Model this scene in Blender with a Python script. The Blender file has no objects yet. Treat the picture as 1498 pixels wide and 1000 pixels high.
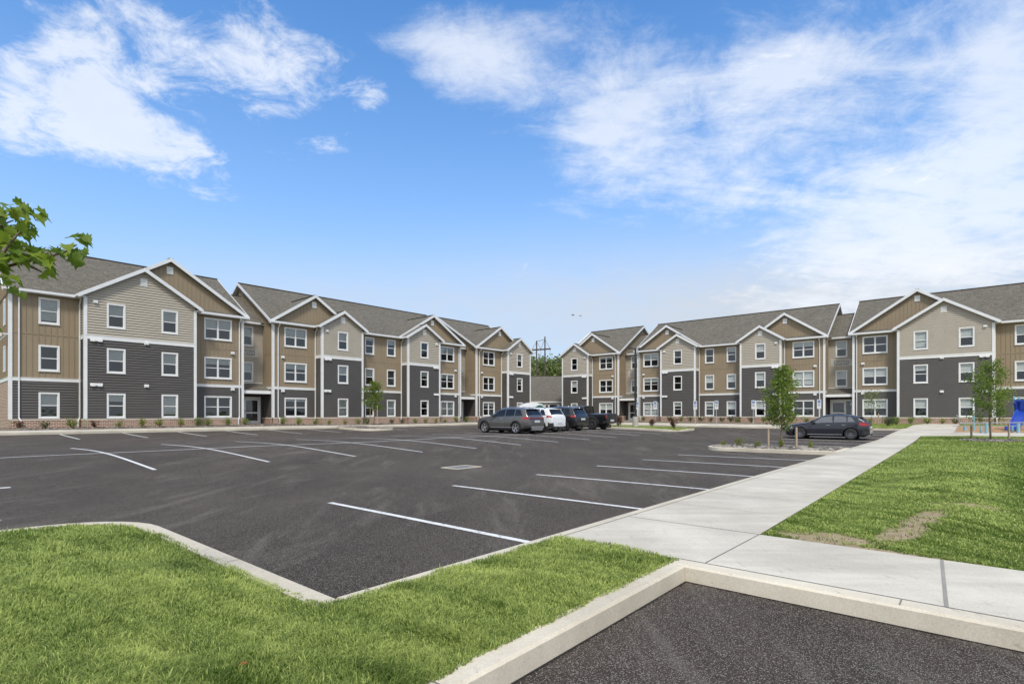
import bpy, bmesh, math, random
import numpy as np
from mathutils import Vector, Matrix, geometry
random.seed(7); rng=np.random.default_rng(7)
R=math.radians
scene=bpy.context.scene; C=scene.collection
F=785.0; YH=604.0; CX=749.0
# ------------------------------------------------------------------ frames
TH=R(40.6); sT,cT=math.sin(TH),math.cos(TH)
def W(a,b): return (sT*a-cT*b, cT*a+sT*b)          # lot frame -> world
def AB(x,y): return (sT*x+cT*y, -cT*x+sT*y)
ctrl=[(-14,-12,-1.62),(-6,-8,-1.62),(2,-6,-1.62),(0,0,-1.62),(6,0,-1.62),(12,0,-1.62),(20,-4,-1.62),(30,-4,-1.58),(-12,6,-1.62),
(2,4,-1.625),(5,4,-1.625),(12,4,-1.62),(20,4,-1.62),(30,4,-1.6),(36,4,-1.57),(40,4,-1.47),(47,4,-1.33),
(-14,9,-1.62),(2,9,-1.63),(8,9,-1.63),(15,9,-1.64),(25,9,-1.64),(36,9,-1.58),(2,12,-1.65),(11.5,12,-1.67),(20,12,-1.66),(30,12,-1.6),(-12,12,-1.62),
(-12,16.5,-1.52),(4,16.5,-1.51),(10,16.5,-1.52),(18,16.5,-1.55),(28,16.5,-1.5),(39,16,-1.45),(-12,21.5,-1.3),(3,21.5,-1.30),(10,21.5,-1.31),(20,21.5,-1.32),(32,21.5,-1.30),(39,22,-1.28),
(-12,26.5,-1.36),(4,26.5,-1.36),(20,26.5,-1.4),(34,26.5,-1.3),(-12,35.2,-1.3),(4,35.2,-1.34),(12,35.2,-1.4),(20,35.2,-1.42),(32,35.2,-1.35),(45,35,-1.28),
(-12,40.2,-1.2),(2,40.2,-1.2),(12,40.2,-1.24),(24,40.2,-1.27),(40,40.2,-1.25),(-12,44,-1.11),(2,44,-1.1),(20,44,-1.1),(45,44,-1.1),
(48.5,9,-1.3),(48.5,20,-1.26),(48.5,34,-1.25),(58,5,-1.12),(58,20,-1.12),(58,36,-1.1),(39,-2,-1.45),(39,-14,-1.45),(45,-1,-1.32),(45,-14,-1.3),(55,-2,-1.13),(55,-14,-1.12)]
P=np.array([c[:2] for c in ctrl],float); Z=np.array([c[2] for c in ctrl],float)
def _phi(r2): return 0.5*r2*np.log(r2+1e-9)
n=len(P); d2=((P[:,None]-P[None])**2).sum(-1)
A=np.zeros((n+3,n+3)); A[:n,:n]=_phi(d2)+np.eye(n)*0.6; A[:n,n]=1; A[:n,n+1:]=P; A[n,:n]=1; A[n+1:,:n]=P.T
wt=np.linalg.solve(A,np.concatenate([Z,[0,0,0]]))
NC=n; CP=P.copy()
def Hab(a,b):
    a=np.clip(np.asarray(a,float),-14,58); b=np.clip(np.asarray(b,float),-14,46)
    r2=(a[...,None]-CP[:,0])**2+(b[...,None]-CP[:,1])**2
    return (_phi(r2)*wt[:NC]).sum(-1)+wt[NC]+wt[NC+1]*a+wt[NC+2]*b
def Hxy(x,y):
    x=np.asarray(x,float); y=np.asarray(y,float)
    return Hab(sT*x+cT*y, -cT*x+sT*y)
def unproj(px,py,dz=0.0):
    u=(px-CX)/F; v=(YH-py)/F; Y=20.0; z=-1.5+dz
    for _ in range(60):
        Yn=z/v if abs(v)>1e-6 else 60
        Yn=min(max(Yn,1.5),75); Y=.5*Y+.5*Yn; z=float(Hxy(u*Y,Y))+dz
    return (u*Y,Y,z)
def at(px,py,Y): return Vector(((px-CX)/F*Y, Y, (YH-py)/F*Y))
# ------------------------------------------------------------------ materials
M={}
def nd(nt,t,**k):
    o=nt.nodes.new(t)
    for a,v in k.items():
        if a.startswith('i_'): o.inputs[a[2:].replace('_',' ')].default_value=v
        else: setattr(o,a,v)
    return o
def base(name,col=(.5,.5,.5),rough=.8,metal=0,spec=.5):
    m=bpy.data.materials.new(name); m.use_nodes=True; nt=m.node_tree; b=nt.nodes['Principled BSDF']
    b.inputs['Base Color'].default_value=(*col,1); b.inputs['Roughness'].default_value=rough
    b.inputs['Metallic'].default_value=metal; b.inputs['Specular IOR Level'].default_value=spec
    M[name]=m; return m,nt,b
def coords(nt,kind='Object',scale=(1,1,1),rot=(0,0,0)):
    tc=nd(nt,'ShaderNodeTexCoord'); mp=nd(nt,'ShaderNodeMapping'); mp.inputs['Scale'].default_value=scale; mp.inputs['Rotation'].default_value=rot
    nt.links.new(tc.outputs[kind],mp.inputs['Vector']); return mp.outputs[0]
def gpos(nt,scale=(1,1,1),rot=(0,0,0)):
    tc=nd(nt,'ShaderNodeNewGeometry'); mp=nd(nt,'ShaderNodeMapping'); mp.inputs['Scale'].default_value=scale; mp.inputs['Rotation'].default_value=rot
    nt.links.new(tc.outputs['Position'],mp.inputs['Vector']); return mp.outputs[0]
def noise(nt,vec,scale,detail=4,rough=.55,dist=0):
    o=nd(nt,'ShaderNodeTexNoise'); o.inputs['Scale'].default_value=scale; o.inputs['Detail'].default_value=detail
    o.inputs['Roughness'].default_value=rough; o.inputs['Distortion'].default_value=dist; nt.links.new(vec,o.inputs['Vector']); return o.outputs['Fac']
def ramp(nt,fac,stops):
    o=nd(nt,'ShaderNodeValToRGB'); cr=o.color_ramp
    while len(cr.elements)<len(stops): cr.elements.new(.5)
    for e,(p,c) in zip(cr.elements,stops):
        e.position=p; e.color=(c,c,c,1) if isinstance(c,(int,float)) else (*c,1)
    nt.links.new(fac,o.inputs[0]); return o.outputs[0]
def mix(nt,fac,a,b,mode='MIX'):
    o=nd(nt,'ShaderNodeMix',data_type='RGBA',blend_type=mode)
    for s,v in ((0,fac),(6,a),(7,b)):
        if isinstance(v,(int,float)): o.inputs[s].default_value=v if s==0 else (v,v,v,1)
        elif isinstance(v,tuple): o.inputs[s].default_value=(*v,1)
        else: nt.links.new(v,o.inputs[s])
    return o.outputs[2]
def math_(nt,op,a,b=None,c=None):
    o=nd(nt,'ShaderNodeMath',operation=op)
    for i,v in enumerate((a,b,c)):
        if v is None: continue
        if isinstance(v,(int,float)): o.inputs[i].default_value=v
        else: nt.links.new(v,o.inputs[i])
    return o.outputs[0]
def bump(nt,b,h,strength=.3,dist=.02):
    o=nd(nt,'ShaderNodeBump'); o.inputs['Strength'].default_value=strength; o.inputs['Distance'].default_value=dist
    nt.links.new(h,o.inputs['Height']); nt.links.new(o.outputs[0],b.inputs['Normal'])
def noisy(name,col,rough=.8,var=.12,scale=3,metal=0,bumps=0,bs=40,spec=.5,kind='Object'):
    m,nt,b=base(name,col,rough,metal,spec); v=coords(nt,kind)
    f=noise(nt,v,scale,5); lo=tuple(c*(1-var) for c in col); hi=tuple(min(1,c*(1+var)) for c in col)
    nt.links.new(ramp(nt,f,[(.3,lo),(.7,hi)]),b.inputs['Base Color'])
    if bumps: bump(nt,b,noise(nt,v,bs,3),bumps,.01)
    return m
noisy('white_trim',(.72,.72,.71),.45,.05,2)
noisy('white_gutter',(.68,.69,.70),.35,.05,2)
noisy('plaque_stone',(.50,.49,.46),.6,.05,2)
noisy('beige_siding',(.405,.362,.295),.6,.05,.8)
noisy('tan_siding',(.265,.207,.135),.65,.06,.7)
noisy('dark_siding',(.082,.074,.067),.55,.07,.8)
noisy('concrete_base',(.42,.40,.36),.9,.15,3,bumps=.2)
noisy('bark',(.16,.12,.085),.9,.3,12,bumps=.5,bs=60)
noisy('wood_stake',(.36,.27,.19),.8,.2,9)
noisy('black_metal',(.02,.02,.022),.4,.2,5)
noisy('dark_pole_wood',(.075,.055,.045),.85,.25,3)
noisy('galvanized',(.35,.36,.37),.45,.1,6,metal=.6)
noisy('sign_white',(.52,.54,.55),.4,.03,4)
noisy('sign_blue',(.05,.12,.33),.4,.05,4)
noisy('rubber',(.018,.018,.018),.8,.2,9)
noisy('play_blue',(.02,.06,.36),.3,.1,3)
noisy('play_teal',(.20,.40,.46),.4,.1,3)
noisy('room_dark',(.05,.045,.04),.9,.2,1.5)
noisy('blind_white',(.80,.80,.77),.6,.05,3)
noisy('rim_silver',(.5,.5,.52),.3,.1,5,metal=.8)
noisy('rim_dark',(.16,.16,.17),.3,.1,5,metal=.7)
noisy('cladding',(.03,.03,.032),.6,.2,6)
noisy('chrome',(.6,.6,.62),.2,.05,5,metal=1)
noisy('plate',(.55,.57,.6),.4,.2,30)
noisy('orange_petal',(.75,.12,.05),.6,.1,9)
noisy('green_accent',(.03,.14,.10),.4,.1,4)
noisy('tape_red',(.6,.05,.03),.5,.1,4)
def paint(name,col,metal=.5,rough=.3):
    m,nt,b=base(name,col,rough,metal); b.inputs['Coat Weight'].default_value=.8; b.inputs['Coat Roughness'].default_value=.06
    f=noise(nt,coords(nt),2.5,4); nt.links.new(ramp(nt,f,[(.3,tuple(c*.9 for c in col)),(.7,tuple(min(1,c*1.08) for c in col))]),b.inputs['Base Color'])
paint('paint_grey',(.12,.115,.11)); paint('paint_white',(.72,.74,.76),.0,.35); paint('paint_black',(.02,.02,.022),.3)
paint('paint_jet',(.014,.014,.015),.2); paint('paint_navy',(.022,.023,.034),.4)
def glassy(name,col,rough=.05,spec=.9):
    m,nt,b=base(name,col,rough,0,spec); f=noise(nt,coords(nt),1.3,3)
    nt.links.new(ramp(nt,f,[(.35,tuple(c*.6 for c in col)),(.65,tuple(c*1.4 for c in col))]),b.inputs['Base Color'])
    return m,nt,b
m,nt,b=glassy('car_glass',(.035,.038,.038),.04,1.0); b.inputs['IOR'].default_value=1.9
m,nt,b=glassy('car_glass_tinted',(.012,.012,.012),.06,.5)
glassy('tail_red',(.45,.012,.02),.15,.7)
# window pane: partly clear, partly mirror, slightly wavy
m,nt,b=base('window_pane'); nt.nodes.remove(b)
tr=nd(nt,'ShaderNodeBsdfTransparent'); tr.inputs[0].default_value=(.80,.83,.82,1); gl=nd(nt,'ShaderNodeBsdfGlossy'); gl.inputs['Roughness'].default_value=.03; gl.inputs[0].default_value=(.75,.8,.84,1)
mx=nd(nt,'ShaderNodeMixShader'); fr=nd(nt,'ShaderNodeFresnel'); fr.inputs[0].default_value=1.5
bm_=nd(nt,'ShaderNodeBump'); bm_.inputs['Strength'].default_value=.12; bm_.inputs['Distance'].default_value=.05
nt.links.new(noise(nt,gpos(nt),1.1,2),bm_.inputs['Height']); nt.links.new(bm_.outputs[0],gl.inputs['Normal'])
nt.links.new(math_(nt,'ADD',math_(nt,'MULTIPLY',fr.outputs[0],.9),.055),mx.inputs[0]); nt.links.new(tr.outputs[0],mx.inputs[1]); nt.links.new(gl.outputs[0],mx.inputs[2])
nt.links.new(mx.outputs[0],nt.nodes['Material Output'].inputs[0])
# brick
def brickmat(name,c1,c2,mort,sc=1):
    m,nt,b=base(name,rough=.85); tc=nd(nt,'ShaderNodeTexCoord'); br=nd(nt,'ShaderNodeTexBrick')
    br.inputs['Scale'].default_value=1; br.inputs['Brick Width'].default_value=.21*sc; br.inputs['Row Height'].default_value=.075*sc; br.inputs['Mortar Size'].default_value=.011*sc
    br.inputs['Bias'].default_value=0
    for k,c in (('Color1',c1),('Color2',c2),('Mortar',mort)): br.inputs[k].default_value=(*c,1)
    nt.links.new(tc.outputs['UV'],br.inputs['Vector']); nz=noise(nt,tc.outputs['UV'],6,4)
    nt.links.new(mix(nt,.35,br.outputs['Color'],ramp(nt,nz,[(.3,.05),(.7,.4)]),'OVERLAY'),b.inputs['Base Color'])
    bump(nt,b,math_(nt,'SUBTRACT',1,br.outputs['Fac']),.5,.01)
brickmat('brick',(.22,.085,.06),(.40,.22,.16),(.68,.61,.52),1.25)
# shingles
m,nt,b=base('shingle',rough=.9,spec=.25); tc=nd(nt,'ShaderNodeTexCoord'); br=nd(nt,'ShaderNodeTexBrick')
br.inputs['Scale'].default_value=1; br.inputs['Brick Width'].default_value=.3; br.inputs['Row Height'].default_value=.142; br.inputs['Mortar Size'].default_value=.006; br.inputs['Mortar Smooth'].default_value=.3
br.inputs['Color1'].default_value=(.11,.10,.082,1); br.inputs['Color2'].default_value=(.165,.15,.124,1); br.inputs['Mortar'].default_value=(.07,.06,.05,1)
nt.links.new(tc.outputs['UV'],br.inputs['Vector']); nz=noise(nt,tc.outputs['UV'],.35,5); nz2=noise(nt,tc.outputs['UV'],5.5,6,.7)
c=mix(nt,.5,br.outputs['Color'],ramp(nt,nz2,[(.3,.14),(.7,.85)]),'OVERLAY'); c=mix(nt,.2,c,ramp(nt,nz,[(.3,.35),(.7,.62)]),'OVERLAY')
nt.links.new(c,b.inputs['Base Color']); bump(nt,b,math_(nt,'SUBTRACT',1,br.outputs['Fac']),.5,.02)
# asphalt
m,nt,b=base('asphalt',rough=.92,spec=.14)
g=gpos(nt); big=noise(nt,g,.12,6,.6,.4); med=noise(nt,gpos(nt,(1,1,1),(0,0,R(20))),.9,6,.65,.5)
st=noise(nt,gpos(nt,(.5,.06,1),(0,0,R(40.6))),1.4,6,.6,.3); fine=noise(nt,g,110,2,.6)
vo=nd(nt,'ShaderNodeTexVoronoi'); vo.inputs['Scale'].default_value=85; nt.links.new(g,vo.inputs['Vector'])
c=ramp(nt,big,[(.3,(.037,.0285,.0230)),(.7,(.074,.060,.0495))]); c=mix(nt,.5,c,ramp(nt,med,[(.3,.30),(.7,.68)]),'OVERLAY'); c=mix(nt,.35,c,ramp(nt,st,[(.35,.30),(.7,.72)]),'OVERLAY')
v2=nd(nt,'ShaderNodeTexVoronoi'); v2.inputs['Scale'].default_value=130; nt.links.new(g,v2.inputs['Vector']); s2=nd(nt,'ShaderNodeSeparateColor'); nt.links.new(v2.outputs['Color'],s2.inputs[0]); agg=math_(nt,'MULTIPLY',ramp(nt,s2.outputs[0],[(.45,0),(.85,1)]),ramp(nt,v2.outputs['Distance'],[(.3,1),(.55,0)])); c=mix(nt,math_(nt,'MULTIPLY',agg,.78),c,(.40,.375,.35))
c=mix(nt,ramp(nt,vo.outputs['Distance'],[(.0,.75),(.22,0)]),c,(.012,.011,.012))
dust=math_(nt,'MULTIPLY',ramp(nt,noise(nt,gpos(nt,(1.1,.22,1),(0,0,R(-55))),1.1,8,.74,.8),[(.52,0),(.70,1)]),.45)
c=mix(nt,dust,c,(.20,.18,.155)); sp=ramp(nt,noise(nt,gpos(nt,(1,.35,1),(0,0,R(-60))),5,4,.75),[(.70,0),(.73,1)]); c=mix(nt,math_(nt,'MULTIPLY',sp,.5),c,(.3,.28,.25))
nt.links.new(c,b.inputs['Base Color']); bump(nt,b,math_(nt,'ADD',vo.outputs['Distance'],math_(nt,'MULTIPLY',fine,.4)),.9,.006)
# line paint
m,nt,b=base('line_paint',rough=.7); g=gpos(nt); f=noise(nt,g,14,6,.7); c=mix(nt,math_(nt,'MULTIPLY',ramp(nt,f,[(.50,0),(.66,1)]),.75),(.68,.68,.67),(.2,.19,.18)); nt.links.new(c,b.inputs['Base Color']); bump(nt,b,noise(nt,g,110,2),.4,.004)
# concrete walk and kerb
def concrete(name,lo,hi,streak=.35):
    m,nt,b=base(name,rough=.88,spec=.3); g=gpos(nt); f=noise(nt,g,.6,6,.6,.3); s=noise(nt,gpos(nt,(.35,3.2,1),(0,0,R(49.4))),1.6,6,.65,.3); fi=noise(nt,g,60,3,.6)
    c=ramp(nt,f,[(.28,lo),(.72,hi)]); c=mix(nt,streak,c,ramp(nt,s,[(.3,.35),(.7,.62)]),'OVERLAY'); c=mix(nt,.22,c,ramp(nt,fi,[(.3,.25),(.7,.72)]),'OVERLAY')
    st=ramp(nt,noise(nt,g,1.7,7,.75,.8),[(.6,0),(.75,1)]); c=mix(nt,math_(nt,'MULTIPLY',st,.35),c,(.34,.26,.18)); dk=ramp(nt,noise(nt,gpos(nt,(1,.3,1),(0,0,R(25))),13,5,.75),[(.60,0),(.70,1)]); c=mix(nt,math_(nt,'MULTIPLY',dk,.35),c,(.12,.11,.09)); ws=ramp(nt,noise(nt,g,.33,5,.7,1.0),[(.45,0),(.7,1)]); c=mix(nt,math_(nt,'MULTIPLY',ws,.3),c,(.30,.285,.25))
    nt.links.new(c,b.inputs['Base Color']); bump(nt,b,math_(nt,'ADD',math_(nt,'MULTIPLY',s,.6),math_(nt,'MULTIPLY',fi,.5)),.35,.006)
concrete('walk_concrete',(.42,.385,.32),(.63,.59,.505)); concrete('kerb_concrete',(.44,.39,.305),(.64,.585,.48),.2)
noisy('joint_dark',(.16,.15,.14),.9,.2,5,kind='Object'); noisy('joint_grey',(.27,.255,.225),.9,.1,5)
# ground covers
def lawnmat(name,bare=()):
    m,nt,b=base(name,rough=.95,spec=.15); g=gpos(nt); f=noise(nt,g,.8,6,.65,.5); f2=noise(nt,g,26,4,.7)
    s=noise(nt,gpos(nt,(.25,1.6,1),(0,0,R(52))),1.3,5,.6,.4)
    c=ramp(nt,f,[(.3,(.10,.15,.022)),(.7,(.20,.25,.055))]); c=mix(nt,.55,c,ramp(nt,f2,[(.3,.18),(.7,.78)]),'OVERLAY'); c=mix(nt,.45,c,ramp(nt,s,[(.3,.25),(.7,.7)]),'OVERLAY')
    geo=nd(nt,'ShaderNodeNewGeometry'); sx=nd(nt,'ShaderNodeSeparateXYZ'); nt.links.new(geo.outputs['Position'],sx.inputs[0])
    soil=ramp(nt,noise(nt,g,9,6,.7),[(.3,(.26,.19,.115)),(.7,(.46,.38,.25))]); w=noise(nt,g,3.2,6,.7)
    for (cx,cy,rx,ry,ang) in bare:
        ca,sa=math.cos(ang),math.sin(ang)
        dx=math_(nt,'SUBTRACT',sx.outputs[0],cx); dy=math_(nt,'SUBTRACT',sx.outputs[1],cy)
        u=math_(nt,'DIVIDE',math_(nt,'ADD',math_(nt,'MULTIPLY',dx,ca),math_(nt,'MULTIPLY',dy,sa)),rx)
        v=math_(nt,'DIVIDE',math_(nt,'SUBTRACT',math_(nt,'MULTIPLY',dy,ca),math_(nt,'MULTIPLY',dx,sa)),ry)
        r=math_(nt,'ADD',math_(nt,'MULTIPLY',u,u),math_(nt,'MULTIPLY',v,v)); r=math_(nt,'ADD',r,math_(nt,'MULTIPLY',math_(nt,'SUBTRACT',w,.5),4.2))
        c=mix(nt,ramp(nt,r,[(.0,1),(.999,1)]) if False else math_(nt,'SUBTRACT',1,math_(nt,'SMOOTH_MIN',1,math_(nt,'MAXIMUM',0,math_(nt,'MULTIPLY',math_(nt,'SUBTRACT',r,.6),1.1)),.05)),c,soil)
    nt.links.new(c,b.inputs['Base Color']); bump(nt,b,f2,.9,.04)
BARE_PX=[(1335,772,.20,1.35),(1300,806,1.1,.16),(1215,785,.5,.3),(1170,782,.3,.14),(1425,750,.5,.25)]
BARE=[]
for px,py,rx,ry in BARE_PX:
    p=unproj(px,py,.16); BARE.append((p[0],p[1],rx,ry,R(-49.4)))
lawnmat('lawn_soil',BARE); lawnmat('far_grass')
def cover(name,cols,sc,bs=.9):
    m,nt,b=base(name,rough=.95,spec=.2); g=gpos(nt); vo=nd(nt,'ShaderNodeTexVoronoi'); vo.inputs['Scale'].default_value=sc; nt.links.new(g,vo.inputs['Vector'])
    sp=nd(nt,'ShaderNodeSeparateColor'); nt.links.new(vo.outputs['Color'],sp.inputs[0])
    c=ramp(nt,sp.outputs[0],[(0,cols[0]),(.5,cols[1]),(1,cols[2])]); nt.links.new(c,b.inputs['Base Color']); bump(nt,b,vo.outputs['Distance'],bs,.04)
cover('bed_mulch',((.07,.05,.035),(.2,.155,.11),(.34,.29,.23)),22); cover('play_chips',((.24,.13,.07),(.42,.25,.14),(.55,.37,.22)),14); cover('rock_cover',((.07,.06,.05),(.16,.14,.12),(.28,.25,.22)),16)
cover('stone',((.09,.082,.074),(.19,.17,.15),(.33,.30,.265)),3,.3)
def leafmat(name,lo,hi,trans=.35):
    m,nt,b=base(name,rough=.5,spec=.35); at_=nd(nt,'ShaderNodeAttribute',attribute_name='tone')
    c=ramp(nt,at_.outputs['Fac'],[(0,lo),(1,hi)]); c=mix(nt,.25,c,ramp(nt,noise(nt,coords(nt),9,3),[(.3,.3),(.7,.7)]),'OVERLAY'); nt.links.new(c,b.inputs['Base Color'])
    t=nd(nt,'ShaderNodeBsdfTranslucent'); nt.links.new(c,t.inputs[0]); mx=nd(nt,'ShaderNodeMixShader'); mx.inputs[0].default_value=trans
    nt.links.new(b.outputs[0],mx.inputs[1]); nt.links.new(t.outputs[0],mx.inputs[2]); nt.links.new(mx.outputs[0],nt.nodes['Material Output'].inputs[0])
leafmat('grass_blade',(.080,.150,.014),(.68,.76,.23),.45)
leafmat('leaf_green',(.09,.16,.018),(.35,.44,.07),.5); leafmat('leaf_maple',(.09,.17,.015),(.33,.42,.05),.55); leafmat('leaf_yellow',(.12,.17,.03),(.36,.40,.07))
leafmat('leaf_red',(.08,.018,.016),(.22,.07,.045)); leafmat('leaf_dark',(.02,.05,.012),(.08,.14,.03)); leafmat('leaf_far',(.10,.15,.05),(.36,.42,.15)); leafmat('leaf_bush',(.08,.14,.02),(.32,.40,.08))
# ------------------------------------------------------------------ mesh helpers
class MB:
    def __init__(s): s.v=[]; s.f=[]; s.uv=[]; s.useuv=False
    def face(s,pts,uv=None):
        i=len(s.v); s.v+=[tuple(p) for p in pts]; s.f.append(tuple(range(i,i+len(pts))))
        if uv: s.useuv=True
        s.uv+= list(uv) if uv else [(0,0)]*len(pts)
    def box(s,x0,x1,y0,y1,z0,z1,T=None):
        c=[(x0,y0,z0),(x1,y0,z0),(x1,y1,z0),(x0,y1,z0),(x0,y0,z1),(x1,y0,z1),(x1,y1,z1),(x0,y1,z1)]
        if T: c=[T(*p) for p in c]
        for q in ((0,3,2,1),(4,5,6,7),(0,1,5,4),(1,2,6,5),(2,3,7,6),(3,0,4,7)): s.face([c[k] for k in q])
    def bar(s,p,q,w,h,up=Vector((0,0,1))):
        p=Vector(p);q=Vector(q);d=(q-p); L=d.length; d.normalize(); r=d.cross(up)
        if r.length<1e-4: r=d.cross(Vector((0,1,0)))
        r.normalize(); u=r.cross(d)
        s.box(0,L,-w/2,w/2,-h/2,h/2,lambda x,y,z: tuple(p+d*x+r*y+u*z))
    def tube(s,pts,rad,n=8,cap=True):
        pts=[Vector(p) for p in pts]
        if not hasattr(rad,'__len__'): rad=[rad]*len(pts)
        rings=[]; prev=None
        for i,p in enumerate(pts):
            d=(pts[min(i+1,len(pts)-1)]-pts[max(i-1,0)]).normalized()
            a=prev if prev is not None else (Vector((1,0,0)) if abs(d.x)<.8 else Vector((0,1,0)))
            a=(a-d*a.dot(d)).normalized(); prev=a; b_=d.cross(a)
            rings.append([p+(a*math.cos(2*math.pi*k/n)+b_*math.sin(2*math.pi*k/n))*rad[i] for k in range(n)])
        base_=len(s.v)
        for r_ in rings: s.v+=[tuple(q) for q in r_]
        for i in range(len(rings)-1):
            for k in range(n):
                s.f.append((base_+i*n+k,base_+i*n+(k+1)%n,base_+(i+1)*n+(k+1)%n,base_+(i+1)*n+k)); s.uv+=[(0,0)]*4
        if cap:
            s.f.append(tuple(base_+k for k in range(n))[::-1]); s.uv+=[(0,0)]*n
            s.f.append(tuple(base_+(len(rings)-1)*n+k for k in range(n))); s.uv+=[(0,0)]*n
    def lathe(s,prof,n=24,T=None):   # prof (r,h) around local z
        b0=len(s.v)
        for r,h in prof:
            for k in range(n):
                a=2*math.pi*k/n; p=(r*math.cos(a),r*math.sin(a),h); s.v.append(T(*p) if T else p)
        for i in range(len(prof)-1):
            for k in range(n): s.f.append((b0+i*n+k,b0+i*n+(k+1)%n,b0+(i+1)*n+(k+1)%n,b0+(i+1)*n+k)); s.uv+=[(0,0)]*4
    def build(s,name,mat,parent=None,smooth=False,loc=None):
        me=bpy.data.meshes.new(name); me.from_pydata(s.v,[],s.f); me.materials.append(M[mat])
        if s.useuv:
            l=me.uv_layers.new(name='UVMap'); l.data.foreach_set('uv',np.array(s.uv,np.float32).ravel())
        if smooth: me.polygons.foreach_set('use_smooth',[True]*len(me.polygons))
        me.update(); o=bpy.data.objects.new(name,me); C.objects.link(o)
        if parent: o.parent=parent
        if loc is not None: o.location=loc
        return o
def tag(o,label=None,cat=None,group=None,kind=None):
    if label: o['label']=label
    if cat: o['category']=cat
    if group: o['group']=group
    if kind: o['kind']=kind
    return o
def empty(name,loc,rz=0):
    o=bpy.data.objects.new(name,None); C.objects.link(o); o.location=loc; o.rotation_euler=(0,0,rz); o.empty_display_size=.3; return o
def copy_tree(o,parent=None):
    c=o.copy(); C.objects.link(c)
    if parent: c.parent=parent
    for ch in list(o.children): copy_tree(ch,c)
    return c
def npmesh(name,V,Fq,mat,tone=None,parent=None,loc=None):
    """V (n,3); Fq (m,k) all same arity"""
    me=bpy.data.meshes.new(name); k=Fq.shape[1]
    me.vertices.add(len(V)); me.vertices.foreach_set('co',V.astype(np.float32).ravel())
    me.loops.add(Fq.size); me.loops.foreach_set('vertex_index',Fq.astype(np.int32).ravel())
    me.polygons.add(len(Fq)); me.polygons.foreach_set('loop_start',np.arange(0,Fq.size,k,dtype=np.int32))
    try: me.polygons.foreach_set('loop_total',np.full(len(Fq),k,dtype=np.int32))
    except Exception: pass
    if tone is not None:
        a=me.attributes.new('tone','FLOAT','POINT'); a.data.foreach_set('value',tone.astype(np.float32))
    me.materials.append(M[mat]); me.update(calc_edges=True); me.validate()
    o=bpy.data.objects.new(name,me); C.objects.link(o)
    if parent: o.parent=parent
    if loc is not None: o.location=loc
    return o
def leaves(pos,size,up=.3,fold=.25,aspect=.6,r=rng):
    """one folded 4-vertex... leaf per point: returns V,F(tris)"""
    n=len(pos); size=np.broadcast_to(size,(n,))
    d=r.normal(size=(n,3)); d[:,2]+=up; d/=np.linalg.norm(d,axis=1)[:,None]
    e=r.normal(size=(n,3)); e-=(e*d).sum(1)[:,None]*d; e/=np.linalg.norm(e,axis=1)[:,None]; g_=np.cross(d,e)
    s=size[:,None]
    v0=pos; v1=pos+e*s*.5+g_*s*aspect*.5+d*s*fold; v2=pos+e*s; v3=pos+e*s*.5-g_*s*aspect*.5+d*s*fold
    V=np.stack([v0,v1,v2,v3],1).reshape(-1,3); b0=np.arange(n)*4
    Ft=np.concatenate([np.stack([b0,b0+1,b0+2],1),np.stack([b0,b0+2,b0+3],1)]); return V,Ft
# ------------------------------------------------------------------ ground sheets
def inside(poly,x,y):
    c=False; j=len(poly)-1
    for i in range(len(poly)):
        xi,yi=poly[i]; xj,yj=poly[j]
        if (yi>y)!=(yj>y) and x<(xj-xi)*(y-yi)/(yj-yi)+xi: c=not c
        j=i
    return c
def sheet(name,poly,dz,mat,step=1.5,extra=None,skirt=.0):
    """polygon in lot coordinates laid over the terrain"""
    pts=[]; 
    for i in range(len(poly)):
        a=Vector(poly[i]); b_=Vector(poly[(i+1)%len(poly)]); k=max(1,int((b_-a).length/step))
        for j in range(k): pts.append(a.lerp(b_,j/k))
    nb=len(pts); a0=min(p[0] for p in poly); a1=max(p[0] for p in poly); b0=min(p[1] for p in poly); b1=max(p[1] for p in poly)
    P2=[Vector((p.x,p.y)) for p in pts]; bp=[(p.x,p.y) for p in pts]
    na=int((a1-a0)/step)+1; nb2=int((b1-b0)/step)+1
    for i in range(na):
        for j in range(nb2):
            x=a0+(i+.5)*step; y=b0+(j+.5)*step
            if inside(bp,x,y): P2.append(Vector((x,y)))
    res=geometry.delaunay_2d_cdt(P2,[(i,(i+1)%nb) for i in range(nb)],[],1,1e-4)
    vv=np.array([(p.x,p.y) for p in res[0]]); z=Hab(vv[:,0],vv[:,1])+dz
    if extra: z=z+extra(vv[:,0],vv[:,1])
    V=np.stack([sT*vv[:,0]-cT*vv[:,1],cT*vv[:,0]+sT*vv[:,1],z],1)
    o=npmesh(name,V,np.array(res[2]),mat); o.data.polygons.foreach_set('use_smooth',[True]*len(o.data.polygons)); o['kind']='structure'; return o
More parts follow.
